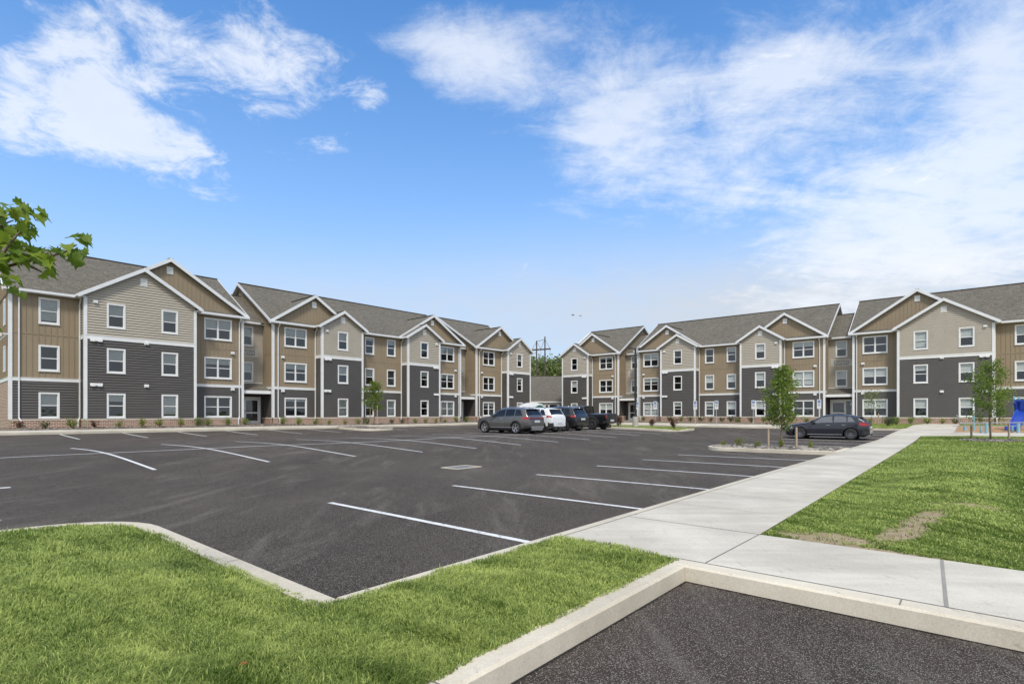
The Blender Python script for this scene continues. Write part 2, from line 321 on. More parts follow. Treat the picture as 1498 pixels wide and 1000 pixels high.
def kerb(name,line,w,h=.15,closed=False,side=1,mat='kerb_concrete',step=1.0):
    """strip along a lot-frame polyline; the line is the road-side face, side=+1 means body lies left of it"""
    L=[Vector(p) for p in line]; pts=[]
    seg=len(L) if closed else len(L)-1
    for i in range(seg):
        a=L[i]; b_=L[(i+1)%len(L)]; k=max(1,int((b_-a).length/step))
        for j in range(k): pts.append(a.lerp(b_,j/k))
    if not closed: pts.append(L[-1])
    n=len(pts); out=[]
    for i in range(n):
        p=pts[i]; q=pts[(i+1)%n] if (closed or i<n-1) else None; r=pts[i-1] if (closed or i>0) else None
        d1=(q-p).normalized() if q is not None else (p-r).normalized(); d0=(p-r).normalized() if r is not None else d1
        n0=Vector((-d0.y,d0.x))*side; n1=Vector((-d1.y,d1.x))*side; nn=(n0+n1).normalized(); nn=nn/max(.5,nn.dot(n1)); out.append((p,nn))
    prof=[(-.0,-.12),(.012,h-.018),(.035,h),(w,h+.002),(w,-.1)]; m=MB(); b0=0
    for p,nn in out:
        for off,z in prof:
            q=p+nn*off; x,y=W(q.x,q.y); m.v.append((x,y,float(Hab(p.x,p.y))+z))
    k=len(prof); rg=n if closed else n-1
    for i in range(rg):
        for j in range(k-1): m.f.append((i*k+j,((i+1)%n)*k+j,((i+1)%n)*k+j+1,i*k+j+1)); m.uv+=[(0,0)]*4
    if not closed:
        m.f.append(tuple(range(k))); m.uv+=[(0,0)]*k; m.f.append(tuple((n-1)*k+j for j in range(k))); m.uv+=[(0,0)]*k
    o=m.build(name,mat); o['kind']='structure'; return o
# terrain far
g=[]; xs=list(range(-400,-80,40))+list(range(-80,100,5))+list(range(100,441,40)); ys=list(range(-200,-40,40))+list(range(-40,120,5))+list(range(120,701,40))
XX,YY=np.meshgrid(xs,ys,indexing='ij'); ZZ=Hxy(XX,YY)-.25
V=np.stack([XX,YY,ZZ],-1).reshape(-1,3); ny=len(ys); I,J=np.meshgrid(range(len(xs)-1),range(ny-1),indexing='ij'); b0=(I*ny+J).ravel()
o=npmesh('ground',V,np.stack([b0,b0+ny,b0+ny+1,b0+1],1),'far_grass'); o['kind']='structure'
sheet('parking_lot',[(-34,-30),(48.6,-30),(48.6,41),(-34,41)],0,'asphalt',.8)
# arcs
def arc(cx,cy,r,a0,a1,n=8): return [(cx+r*math.cos(R(a0+(a1-a0)*i/n)),cy+r*math.sin(R(a0+(a1-a0)*i/n))) for i in range(n+1)]
KB=3.9; WB=1.96
left_corner=arc(1.06,8.1,1.3,0,90)
# kerbs: right lot edge, then left island edge round its corner
kerb('kerb',[(49,KB),(2.36,KB)],.17,side=1)
kerb('kerb',[(2.36,KB-.17)]+left_corner+[(-34,9.4)],.23,side=1)
kerb('kerb',[(-34,2.1),(5.02,2.1)],.19,side=1)
kerb('kerb',[(5.02,2.29),(5.02,-30)],.2,side=1)
def mound(a,b_): return .05*np.exp(-((b_-3.0)/.6)**2)*(np.abs(a-2)<6)+.09*np.clip((2.0-a)/2,0,1)*np.exp(-((b_-6)/2.6)**2)
inner_corner=arc(1.06,8.1,1.07,0,90)
GA=[(5.16,2.29),(5.16,2.9),(5.05,KB-.17),(2.13,KB-.17)]+inner_corner+[(-34,9.17),(-34,2.29)]
sheet('lawn_base',GA,.13,'lawn_soil',.6,mound)
sheet('sidewalk',[(5.22,-30),(6.9,-30),(6.9,WB),(39.0,2.25),(39.6,1.4),(40.2,.2),(40.2,-30),(44.2,-30),(44.2,.8),(61,.8),(61,3.0),(56,KB-.17),(5.06,KB-.17),(5.22,2.9)],.15,'walk_concrete',1.4)
def mound2(a,b_):
    m_=.20*np.exp(-((a-15)/7)**2-((b_-.1)/1.0)**2)-.10*np.exp(-((a-17)/6)**2-((b_+1.9)/.8)**2)
    return m_*np.clip((WB-b_)/1.0,0,1)*np.clip((a-6.9)/2.5,0,1)*np.clip((37-a)/4,0,1)
LAWN=[(6.88,-30),(6.88,WB+.02),(39.0,2.22),(39.6,1.37),(40.17,.18),(40.17,-30)]
sheet('lawn_base',LAWN,.14,'lawn_soil',.8,mound2)
sheet('playground_mulch',[(44.2,-30),(44.2,.8),(56,.8),(56,-30)],.11,'play_chips',2)
sheet('planting_bed',[(56,-30),(56,3.8),(48.7,3.8),(48.7,7.4),(62.5,7.4),(62.5,-30)],.13,'far_grass',2)
kerb('kerb',[(48.5,7.4),(48.5,KB)],.16,side=1)
kerb('kerb',[(48.5,60),(48.5,7.4)],.16,side=1)
sheet('sidewalk',[(48.66,7.4),(53.2,7.4),(53.2,52),(48.66,52)],.15,'walk_concrete',2)
sheet('sidewalk',[(53.2,10.2),(63.6,10.2),(63.6,12.2),(53.2,12.2)],.15,'walk_concrete',2)
for b_0,b_1 in ((7.4,10.2),(12.2,36.2),(37.6,52)): sheet('planting_bed',[(53.2,b_0),(62.5,b_0),(62.5,b_1),(53.2,b_1)],.14,'bed_mulch',2.5)
sheet('sidewalk',[(53.2,36.2),(63.6,36.2),(63.6,37.6),(53.2,37.6)],.15,'walk_concrete',2)
kerb('kerb',[(-34,40.2),(60,40.2)],.16,side=1)
sheet('sidewalk',[(-34,40.36),(60,40.36),(60,42.0),(-34,42.0)],.15,'walk_concrete',2)
sheet('planting_bed',[(-34,42),(60,42),(60,47.5),(5.2,47.5),(3.0,42.6),(-34,42.6)],.14,'bed_mulch',2)
# islands
def rounded(a0,a1,b0,b1,r):  # counter clockwise in (a,b)
    return arc(a0+r,b0+r,r,180,270,4)+arc(a1-r,b0+r,r,270,360,4)+arc(a1-r,b1-r,r,0,90,4)+arc(a0+r,b1-r,r,90,180,4)
isl=[(23.7,KB),(26.5,KB)]+arc(25.5,8.2,1.0,0,90,5)+arc(24.7,8.2,1.0,90,180,5)
kerb('kerb',isl,.16,closed=True,side=1); sheet('island_bed',[(23.86,KB-.1),(26.34,KB-.1),(26.34,8.2),(25.6,9.0),(24.6,9.0),(23.86,8.2)],.12,'rock_cover',.8)
isl2=rounded(38.9,43.2,16.9,28.5,1.2); kerb('kerb',isl2,.16,closed=True,side=1); sheet('island_lawn',rounded(39.05,43.05,17.05,28.35,1.1),.14,'far_grass',1)
isl3=rounded(24.2,27.1,35.4,40.3,1.0); kerb('kerb',isl3,.16,closed=True,side=1); sheet('island_bed',rounded(24.35,26.95,35.55,40.3,.9),.12,'rock_cover',1)
# painted lines
def lines(name,segs,w=.1,dz=.006):
    m=MB()
    for (a0,b0,a1,b1) in segs:
        d=Vector((a1-a0,b1-b0)); L=d.length; d/=L; nn=Vector((-d.y,d.x))*w/2; k=max(1,int(L/.7))
        for i in range(k):
            q=[]
            for t,s_ in ((i/k,-1),((i+1)/k,-1),((i+1)/k,1),(i/k,1)):
                a=a0+d.x*L*t+nn.x*s_; b_=b0+d.y*L*t+nn.y*s_; x,y=W(a,b_); q.append((x,y,float(Hab(a,b_))+dz))
            m.face(q)
    o=m.build(name,'line_paint'); o['kind']='structure'; return o
def ab_px(px,py,dz=0): p=unproj(px,py,dz); return AB(p[0],p[1])
segs=[]
for (x0,y0),(x1,y1) in (((485,733),(803,799)),((662,712),(969.4,749)),((785,696),(1060.2,719.4)),((876,683),(1123,698)),((941.4,670.8),(1167,682)),((993.5,660.9),(1197.7,670.5))):
    a0,b0=ab_px(x0,y0); i=round((a0-5.26)/3.05); segs.append((5.26+3.05*i+(0.0),KB+.01,5.26+3.05*i+.02,8.9))
segs=[(5.26+3.05*i,KB+.01,5.26+3.05*i,8.87) for i in range(6)]
for i in range(8): segs.append((26.7+3.05*i,KB+.01,26.7+3.05*i,8.87)) if i<7 else None
lines('parking_lines',segs,.11)
seg=[(-30,21.5,38.9,21.5)]+[(4.66+3.05*i,16.5,4.66+3.05*i,26.5) for i in range(-9,12)]
lines('parking_lines',seg,.1)
seg=[(6.55+3.05*i,35.2,6.55+3.05*i,40.15) for i in range(-6,14) if not 23.5<6.55+3.05*i<27.5]
lines('parking_lines',seg,.1)
seg=[(-3,15.6,1.7,15.3),(-2,11.3,1.15,11.35)]; lines('parking_lines',seg,.13)
seg=[(48.4,20+3*i,44,20+3*i) for i in range(0,7)]; lines('parking_lines',seg,.1)
# sidewalk joints (tooled grooves and one sealed joint)
jm=MB()
def jstrip(m,a0,b0,a1,b1,w,dz=.154):
    d=Vector((a1-a0,b1-b0)); L=d.length; d/=L; nn=Vector((-d.y,d.x))*w/2; k=max(1,int(L/1.0))
    for i in range(k):
        q=[]
        for t,s_ in ((i/k,-1),((i+1)/k,-1),((i+1)/k,1),(i/k,1)):
            a=a0+d.x*L*t+nn.x*s_; b_=b0+d.y*L*t+nn.y*s_; x,y=W(a,b_); q.append((x,y,float(Hab(a,b_))+dz))
        m.face(q)
jstrip(jm,6.9,WB,6.9,KB-.17,.012); jstrip(jm,5.22,WB+.03,6.9,WB,.012); jstrip(jm,5.23,-14,5.23,2.3,.014); jstrip(jm,5.2,KB-.17,48,KB-.17,.012)
for a in (12.9,18.9,24.9,30.9,36.9,39.2,44): jstrip(jm,a,WB+.02,a,KB-.17,.013)
for a in (8.4,9.9,11.4,14.4,15.9,17.4,20.4,21.9,23.4,26.4,27.9): jstrip(jm,a,WB+.02,a,KB-.17,.007)
for a in (-.4,2.62,6.6,9.65,12.7,15.75,18.8): jstrip(jm,a,KB-.165,a,KB-.035,.009,.158)
for a in (-1.1,1.95): jstrip(jm,a,2.135,a,2.285,.009,.158)
for b_ in (5.6,): jstrip(jm,2.195,b_,2.325,b_,.009,.158)
for b_ in (.42,-2.6): jstrip(jm,5.055,b_,5.215,b_,.009,.158)
for b_ in (-6,-12): jstrip(jm,5.22,b_,6.9,b_,.012)
o=jm.build('sidewalk_joint','joint_dark'); o['kind']='structure'
jm=MB(); q0=ab_px(1384,893,.15); q1=ab_px(1375,833,.15); jstrip(jm,5.24,q0[1],6.88,q1[1],.026); o=jm.build('sidewalk_joint','joint_grey'); o['kind']='structure'
# drain grate
a_,b_=ab_px(675,683.5); x,y=W(a_,b_); z=float(Hab(a_,b_))
dg=empty('storm_drain',(x,y,z),-TH+math.pi/2-math.pi/2); tag(dg,'rectangular metal storm drain grate set flush in the asphalt before the parked cars','drain')
dg.rotation_euler=(0,0,math.pi/2-TH); dg.scale=(.85,.85,1)
m=MB(); 
for q in ((-.62,.62,-.42,-.34),(-.62,.62,.34,.42),(-.62,-.54,-.34,.34),(.54,.62,-.34,.34)): m.box(q[0],q[1],q[2],q[3],-.03,.022)
m.build('grate_frame','kerb_concrete',dg); m=MB()
for i in range(11): m.box(-.52+i*.1,-.49+i*.1,-.34,.34,-.03,.012)
m.box(-.54,.54,-.02,.02,-.03,.010); m.build('grate','galvanized',dg)
m=MB(); m.box(-.54,.54,-.34,.34,-.02,.004); m.build('grate_pit','black_metal',dg)
# ------------------------------------------------------------------ apartment buildings
GRADE=-.95; T=1.05; RD=-6.6; DEEP=-13.2; ZE=8.75; MS=.61; ZR=ZE+MS*(.4-RD)
def lap_wall(m,p0,p1,z0,z1,holes,course=.175):
    """real lap siding: p0,p1 = (s,t) ends, outward normal to the right of p0->p1 in (s,t)"""
    d=Vector((p1[0]-p0[0],p1[1]-p0[1])); L=d.length; d/=L; nn=Vector((-d.y,d.x))
    def q(u,z,o): return (p0[0]+d.x*u+nn.x*o,p0[1]+d.y*u+nn.y*o,z)
    z=z0
    while z<z1-1e-4:
        zb=min(z+course,z1); br=[z,zb]
        for h in holes:
            for e in (h[2],h[3]):
                if z+1e-3<e<zb-1e-3: br.append(e)
        br.sort()
        off=lambda zz: .056-.054*(zz-z)/course
        for a,b in zip(br[:-1],br[1:]):
            cuts=sorted([(h[0],h[1]) for h in holes if h[2]<(a+b)/2<h[3]]); u=0; iv=[]
            for c0,c1 in cuts: iv.append((u,c0)); u=c1
            iv.append((u,L))
            for u0,u1 in iv:
                if u1-u0<.005: continue
                m.face([q(u0,a,off(a)),q(u1,a,off(a)),q(u1,b,off(b)),q(u0,b,off(b))])
                if a==z: m.face([q(u0,a,.0),q(u1,a,.0),q(u1,a,.056),q(u0,a,.056)])
        z=zb
def flat_wall(m,p0,p1,z0,z1,holes,off=0,uv=False):
    d=Vector((p1[0]-p0[0],p1[1]-p0[1])); L=d.length; d/=L; nn=Vector((-d.y,d.x))
    us=sorted(set([0,L]+[h[0] for h in holes]+[h[1] for h in holes])); zs=sorted(set([z0,z1]+[min(max(h[k],z0),z1) for h in holes for k in (2,3)]))
    for u0,u1 in zip(us[:-1],us[1:]):
        for a,b in zip(zs[:-1],zs[1:]):
            if any(h[0]<(u0+u1)/2<h[1] and h[2]<(a+b)/2<h[3] for h in holes): continue
            m.face([(p0[0]+d.x*u+nn.x*off,p0[1]+d.y*u+nn.y*off,z) for u,z in ((u0,a),(u1,a),(u1,b),(u0,b))],[(u0,a),(u1,a),(u1,b),(u0,b)] if uv else None)
def board_wall(m,p0,p1,z0,z1,holes,top=None,sp=.3):
    """flat boards with real battens; top(u)=upper height for gables"""
    d=Vector((p1[0]-p0[0],p1[1]-p0[1])); L=d.length; d/=L; nn=Vector((-d.y,d.x))
    if top is None: flat_wall(m,p0,p1,z0,z1,holes)
    else:
        us=np.linspace(0,L,41)
        for u0,u1 in zip(us[:-1],us[1:]):
            if max(top(u0),top(u1))<=z0: continue
            m.face([(p0[0]+d.x*u,p0[1]+d.y*u,z) for u,z in ((u0,z0),(u1,z0),(u1,max(z0,top(u1))),(u0,max(z0,top(u0))))])
    u=sp*.5
    while u<L-.03:
        zt=z1 if top is None else top(u)-.02
        segs=[(z0,zt)]
        for h in holes:
            if h[0]-.02<u<h[1]+.02:
                ns=[]
                for a,b in segs:
                    if h[2]>a: ns.append((a,min(b,h[2])))
                    if h[3]<b: ns.append((max(a,h[3]),b))
                segs=ns
        for a,b in segs:
            if b-a<.05: continue
            def Tf(x,y,z,u=u): return (p0[0]+d.x*(u+x)+nn.x*y,p0[1]+d.y*(u+x)+nn.y*y,z)
            m.box(-.025,.025,.001,.026,a,b,Tf)
        u+=sp
class Bldg:
    def __init__(s,root,mir): s.root=root; s.mir=mir
    def put(s,m,name,mat,parent=None,label=None,smooth=False):
        k=-1 if s.mir else 1
        m.v=[(x,y*k,z) for x,y,z in m.v]
        if s.mir: m.f=[f for f in m.f]
        o=m.build(name,mat,parent or s.root,smooth)
        if label: o['label']=label
        return o
WH=1.69
def window_obj(B,sc,t,z,w,double,front=True,blind=0.0,door=False):
    """white framed double-hung window centred at sc on wall plane t with outer sill height z"""
    x0,x1=sc-w/2,sc+w/2; fw=.10; m=MB(); h=WH
    m.box(x0,x0+fw,t-.02,t+.066,z,z+h); m.box(x1-fw,x1,t-.02,t+.066,z,z+h); m.box(x0+fw,x1-fw,t-.02,t+.064,z,z+fw); m.box(x0+fw,x1-fw,t-.02,t+.064,z+h-fw,z+h)
    m.box(x0-.02,x1+.02,t+.066,t+.08,z-.02,z+.03)
    fr=B.put(m,'window','white_trim')
    bays=[(x0+fw,x1-fw)] if not double else [(x0+fw,sc-.035),(sc+.035,x1-fw)]
    zm=z+h*.5; s_=MB()
    if double: s_.box(sc-.035,sc+.035,t-.05,t+.02,z+fw,z+h-fw)
    for a,b in bays:
        s_.box(a,b,t-.055,t+.006,zm-.028,zm+.028); s_.box(a,a+.035,t-.06,t+.0,z+fw,zm-.028); s_.box(b-.035,b,t-.06,t+.0,z+fw,zm-.028); s_.box(a+.035,b-.035,t-.06,t+.0,z+fw,z+fw+.04)
        s_.box(a,a+.03,t-.07,t-.012,zm+.028,z+h-fw); s_.box(b-.03,b,t-.07,t-.012,zm+.028,z+h-fw); s_.box(a+.03,b-.03,t-.07,t-.012,z+h-fw-.03,z+h-fw)
    B.put(s_,'sash','white_trim',fr)
    p=MB()
    for a,b in bays:
        p.face([(a,t-.035,z+fw),(b,t-.035,z+fw),(b,t-.035,zm),(a,t-.035,zm)]); p.face([(a,t-.05,zm),(b,t-.05,zm),(b,t-.05,z+h-fw),(a,t-.05,z+h-fw)])
    B.put(p,'pane','window_pane',fr)
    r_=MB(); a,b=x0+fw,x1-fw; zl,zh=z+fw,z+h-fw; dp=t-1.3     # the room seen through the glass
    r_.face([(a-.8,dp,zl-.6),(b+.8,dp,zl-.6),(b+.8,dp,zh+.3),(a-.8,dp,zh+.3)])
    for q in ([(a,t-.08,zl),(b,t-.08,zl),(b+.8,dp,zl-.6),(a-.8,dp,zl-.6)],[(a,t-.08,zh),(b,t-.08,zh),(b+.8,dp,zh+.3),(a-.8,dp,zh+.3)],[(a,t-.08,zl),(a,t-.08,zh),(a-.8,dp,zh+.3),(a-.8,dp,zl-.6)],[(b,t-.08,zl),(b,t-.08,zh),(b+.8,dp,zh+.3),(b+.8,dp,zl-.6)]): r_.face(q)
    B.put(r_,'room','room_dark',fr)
    if blind>0:
        bl=MB()
        for a,b in bays:
            zz=z+h-fw
            while zz>z+h-fw-blind*(h-2*fw): 
                bl.face([(a+.03,t-.11,zz),(b-.03,t-.11,zz),(b-.03,t-.085,zz-.042),(a+.03,t-.085,zz-.042)]); zz-=.045
        B.put(bl,'blind','blind_white',fr)
    return fr
def roofpoly(m,pts,o,ud,vd):
    o=Vector(o);ud=Vector(ud);vd=Vector(vd).normalized()
    uv=[((Vector(p)-o).dot(ud),(Vector(p)-o).dot(vd)) for p in pts]
    m.face(pts,uv); m.face([(p[0],p[1],p[2]-.05) for p in pts],uv)
def gable(B,c,hw,tf,zr,zwall,wl,wr,kind,tw,slope):
    """cross gable: ridge at s=c, front edge tf, wall plane tw; sides hw wide at eave"""
    ze=zr-slope*hw; tb=.4-(zr-ZE)/MS; te=.4-(ze-ZE)/MS; m=MB()
    for sg in (-1,1):
        pts=[(c,tf,zr),(c,tb,zr),(c+sg*hw,te,ze),(c+sg*hw,tf,ze)]
        roofpoly(m,pts,(c,tf,zr),(0,1,0),(sg,0,-slope))
    for sg in (-1,1): m.bar((c+sg*.06,tf,zr+.0),(c+sg*.06,tb,zr+.0),.14,.035)
    B.put(m,'gable_roof','shingle')
    r=MB(); ln=math.hypot(1,slope)
    for sg in (-1,1):   # rake board and soffit strip
        n_=Vector((sg*slope,0,1)).normalized()
        a=Vector((c,tf,zr-.0)); b_=Vector((c+sg*hw,tf,ze-.0))
        for (y0,y1,d0,d1) in ((tf-.03,tf+.03,-.03,.20),(tw+.005,tf-.03,.06,.085)):
            q=[]
            for P_ in (a,b_):
                for y in (y0,y1):
                    for dd in (d0,d1): q.append((P_.x,y,P_.z-dd*ln))
            A0,A1,A2,A3,B0,B1,B2,B3=q
            for f in ([A0,A2,B2,B0],[A1,A3,B3,B1],[A0,A1,B1,B0],[A2,A3,B3,B2],[B0,B1,B3,B2]): r.face(f)
    B.put(r,'rake_board','white_gutter')
    g_=MB()   # gutters and soffit along the gable's own eaves
    for sg in (-1,1):
        x=c+sg*hw; y0=min(te,.4) if tf>1 else None
        if tf>1:
            a_,b_=(x-.02,x+.09) if sg>0 else (x-.09,x+.02)
            g_.box(a_,b_,.45,tf+.0,ze-.17,ze-.015)
            wx=wr if sg>0 else wl; lo,hi=min(wx,x),max(wx,x); g_.box(lo,hi,.02,tf-.035,ze-.16,ze-.13)
    if g_.v: B.put(g_,'gutter','white_gutter')
    # gable vent
    v=MB(); zc=zr-.95 if kind!='small' else zr-.82
    if kind=='tan': zc=zr-.85
    w=.21; v.box(c-w,c+w,tw+.02,tw+.05,zc-.27,zc+.27)
    for i in range(6): v.box(c-w+.05,c+w-.05,tw+.05,tw+.068,zc-.22+i*.075,zc-.18+i*.075)
    B.put(v,'gable_vent','white_trim')
def corner(B,s,t,z0=.55,z1=8.6,side=1,both=True):
    m=MB(); w=.12
    m.box(s-(w if side>0 else 0.0),s+(0 if side>0 else w),t-.001,t+.066,z0,z1)
    if both: m.box(s if side>0 else s-.066,s+.066 if side>0 else s,t-w,t+.066,z0,z1)
    B.put(m,'corner_board','white_trim')
def spout(B,s,t,zt=8.6,out=.0,side=1,foot=.0):
    """downspout: swan neck from the gutter, pipe down the wall, foot kicked out"""
    m=MB(); y=t+.075
    m.bar((s+side*.0,t+.40+out,zt+.02),(s,t+.40+out,zt-.12),.10,.07); m.bar((s,t+.42+out,zt-.10),(s,y,zt-.38),.10,.07,Vector((1,0,0))); m.bar((s,y,zt-.34),(s,y,.62),.10,.07,Vector((1,0,0)))
    m.bar((s,y,.66),(s-side*.10,y+.10,.42),.10,.07,Vector((1,0,0))); m.bar((s-side*.10,y+.10,.45),(s-side*.10,y+.10,.05),.10,.07,Vector((1,0,0)))
    B.put(m,'downspout','white_gutter')
def vent(B,s,t,z,wide=False):
    m=MB()
    if wide: m.box(s-.34,s+.34,t+.02,t+.10,z-.08,z+.10); m.box(s-.30,s-.08,t+.10,t+.17,z-.12,z-.0); m.box(s+.08,s+.30,t+.10,t+.17,z-.12,z-.0)
    else: m.box(s-.14,s+.14,t+.02,t+.07,z-.10,z+.12); m.box(s-.11,s+.11,t+.07,t+.16,z-.06,z+.07)
    B.put(m,'wall_vent','white_trim')
def build_wing(name,loc,rz,mir,S,label,end_wall):
    root=empty(name,loc,rz); tag(root,label,'apartment building'); B=Bldg(root,mir); rr=random.Random(len(label))
    h3=lambda lst,w: [(c-w/2+.09,c+w/2-.09,.6+3.05*k+.09,.6+3.05*k+WH-.09) for c in lst for k in range(3)]
    def brick(p0,p1):
        m=MB(); d=Vector((p1[0]-p0[0],p1[1]-p0[1])); L=d.length; d/=L; nn=Vector((-d.y,d.x))
        def Tf(x,y,z): return (p0[0]+d.x*x+nn.x*y,p0[1]+d.y*x+nn.y*y,z)
        flat_wall(m,p0,p1,-.5,.575,[],.035,True); 
        q=[Tf(0,0,.575),Tf(L,0,.575),Tf(L,.035,.575),Tf(0,.035,.575)]; m.face(q,[(0,0),(L,0),(L,.03),(0,.03)])
        nb=int(L/.075)   # rowlock cap course
        for i in range(nb): 
            u=i*.075; mm=[(u+.004,u+.071)]; m.box(u+.004,u+.071,.036,.052,.47,.574,Tf)
        m.uv=[tuple(v) for v in m.uv]; 
        B.put(m,'brick_base','brick')
    def band(p0,p1,z0,z1,o=.062):
        m=MB(); d=Vector((p1[0]-p0[0],p1[1]-p0[1])); L=d.length; d/=L; nn=Vector((-d.y,d.x))
        def Tf(x,y,z): return (p0[0]+d.x*x+nn.x*y,p0[1]+d.y*x+nn.y*y,z)
        m.box(0,L,0,o,z0,z1,Tf); m.box(0,L,0,o+.018,z1,z1+.02,Tf); B.put(m,'trim_band','white_trim')
    def tan(s0,s1,wins,w,dbl,wl=0,wr=0):
        H_=[(h[0]-s0,h[1]-s0,h[2],h[3]) for h in h3(wins,w)]
        # order right-to-left so the outward normal is +t
        m=MB(); lap_wall(m,(s0,0),(s1,0),.575,3.0,[h for h in H_ if h[2]<3]); B.put(m,'lap_siding','dark_siding')
        m=MB(); board_wall(m,(s0,0),(s1,0),3.2,6.0,[h for h in H_ if 3<h[2]<6]); board_wall(m,(s0,0),(s1,0),6.06,8.66,[h for h in H_ if h[2]>6]); m.box(s0,s1,.002,.022,5.99,6.07); B.put(m,'board_siding','tan_siding')
        band((s0,0),(s1,0),3.0,3.2); brick((s0,0),(s1,0))
        for c in wins:
            for k in range(3): window_obj(B,c,0,.6+3.05*k,w,dbl,blind=rr.choice([.0,.0,.15,.5,.5,.47,.5,.9,.3]) )
    def side(p0,p1,kind):
        m=MB()
        if kind=='bay':
            lap_wall(m,p0,p1,.575,5.87,[]); B.put(m,'lap_siding','dark_siding'); m=MB(); lap_wall(m,p0,p1,6.14,8.62,[]); B.put(m,'lap_siding','beige_siding'); band(p0,p1,5.87,6.12)
        else:
            lap_wall(m,p0,p1,.575,3.0,[]); B.put(m,'lap_siding','dark_siding'); m=MB(); board_wall(m,p0,p1,3.2,6.0,[]); board_wall(m,p0,p1,6.06,8.66,[]); flat_wall(m,p0,p1,5.99,6.07,[],.02); B.put(m,'board_siding','tan_siding'); band(p0,p1,3.0,3.2)
        brick(p0,p1)
    def bay(s0,s1,wins,zr,big=False):
        w=1.05; c=(s0+s1)/2; H_=[(h[0]-s0,h[1]-s0,h[2],h[3]) for h in h3(wins,w)]; hw=(s1-s0)/2+.38; sl=(zr-ZE)/hw
        m=MB(); lap_wall(m,(s0,T),(s1,T),.575,5.87,[h for h in H_ if h[2]<5.8]); B.put(m,'lap_siding','dark_siding')
        m=MB(); lap_wall(m,(s0,T),(s1,T),6.14,8.6,[h for h in H_ if h[2]>5.8])
        z=8.6
        while z<zr-.12:   # siding continues up into the gable, each course shorter
            half=min((s1-s0)/2,(zr-.10-z)/sl)
            half2=min((s1-s0)/2,(zr-.10-z-.175)/sl)
            if half2>0:
                m.face([(c-half,T+.056,z),(c+half,T+.056,z),(c+half2,T+.002,z+.175),(c-half2,T+.002,z+.175)]); m.face([(c-half,T,z),(c+half,T,z),(c+half,T+.056,z),(c-half,T+.056,z)])
            z+=.175
        B.put(m,'lap_siding','beige_siding'); band((s0,T),(s1,T),5.87,6.12); brick((s0,T),(s1,T))
        side((s0,0),(s0,T),'bay'); side((s1,T),(s1,0),'bay')
        corner(B,s0,T,side=-1); corner(B,s1,T,side=1)
        for cw in wins:
            for k in range(3): window_obj(B,cw,T,.6+3.05*k,w,False,blind=rr.choice([0,.3,.5,.5,.9,.5]))
        gable(B,c,hw,T+.33,zr,8.6,s0,s1,'big' if big else 'small',T,sl)
    def tangable(c,s_edge,zr):
        hw=abs(s_edge-c); sl=(zr-ZE)/hw
        m=MB(); board_wall(m,(c-hw+.3,0.03),(c+hw-.3,0.03),8.9,zr,[],top=lambda u: zr-.10-sl*abs(u-(hw-.3))); B.put(m,'gable_wall','tan_siding')
        gable(B,c,hw,.36,zr,8.6,0,0,'tan',.03,sl)
    def eave(s0,s1,t=0.4,skip=()):
        cur=s0
        for a,b in list(skip)+[(s1,s1)]:
            if a>cur:
                m=MB(); m.box(cur,a,t,t+.12,ZE-.16,ZE-.01); m.box(cur,a,t-.03,t,ZE-.2,ZE-.04); B.put(m,'gutter','white_gutter')
                m=MB(); m.box(cur,a,t-.4+.0,t-.03,ZE-.16,ZE-.13); B.put(m,'soffit','white_trim')
            cur=max(cur,b)
    def main_roof(s0,s1,g0,g1,oh0=.35,oh1=.35):
        a,b=s0-(oh0 if g0 else 0),s1+(oh1 if g1 else 0); m=MB(); tb=DEEP-.4
        for pts in ([(a,.42,ZE-.01),(b,.42,ZE-.01),(b,RD,ZR),(a,RD,ZR)],[(a,tb,ZE-.01),(b,tb,ZE-.01),(b,RD,ZR),(a,RD,ZR)]):
            roofpoly(m,pts,(0,.42,ZE),(1,0,0),(0,(RD-pts[0][1]),ZR-ZE))
        m.box(a,b,RD-.14,RD+.14,ZR-.03,ZR+.035); B.put(m,'roof','shingle')
        for s_,g,sg in ((s0,g0,-1),(s1,g1,1)):
            if not g: continue
            m=MB(); f=lambda u: ZR-.12-MS*abs(u-(-RD+0))
            if end_wall and sg<0 or True:
                board_wall(m,(s_,0),(s_,DEEP),8.4,ZR,[],top=lambda u: ZR-.10-MS*abs(u+RD) ) if sg>0 else board_wall(m,(s_,DEEP),(s_,0),8.4,ZR,[],top=lambda u: ZR-.10-MS*abs((-DEEP-u)+RD))
            B.put(m,'gable_wall','tan_siding')
            r=MB(); x=s_+sg*.35
            for yy in (.42,tb):
                q=[]
                for (y,z) in ((yy,ZE-.01),(RD,ZR)):
                    for dx in (-.025,.025):
                        for dz in (.03,-.22): q.append((x+dx,y,z+dz))
                A0,A1,A2,A3,B0,B1,B2,B3=q
                for fc in ([A0,A1,B1,B0],[A2,A3,B3,B2],[A0,A2,B2,B0],[A1,A3,B3,B1],[A0,A1,A3,A2]): r.face(fc)
                lo,hi=min(s_,x),max(s_,x); r.face([(lo,yy,ZE-.12),(hi,yy,ZE-.12),(hi,RD,ZR-.11),(lo,RD,ZR-.11)])
            B.put(r,'rake_board','white_gutter')
    def recess(sa,sb,wc,doorx,zt):
        """set-back entry between two blocks; sa,sb wall corners"""
        t=-2.0; sa_,sb_=sa,sb; w=1.05; H_=[(wc-w/2+.09-sa,wc+w/2-.09-sa,z+.09,z+WH-.09) for z in (3.65,6.7)]
        m=MB(); lap_wall(m,(sa,t),(sb,t),3.2,8.66,H_); B.put(m,'lap_siding','beige_siding')
        for z in (3.65,6.7): window_obj(B,wc,t,z,w,False,blind=.5)
        # plaque between the windows
        m=MB(); m.box(wc-.95,wc+.95,t+.02,t+.05,5.78,6.5); pl=B.put(m,'address_plaque','plaque_stone')
        m=MB()
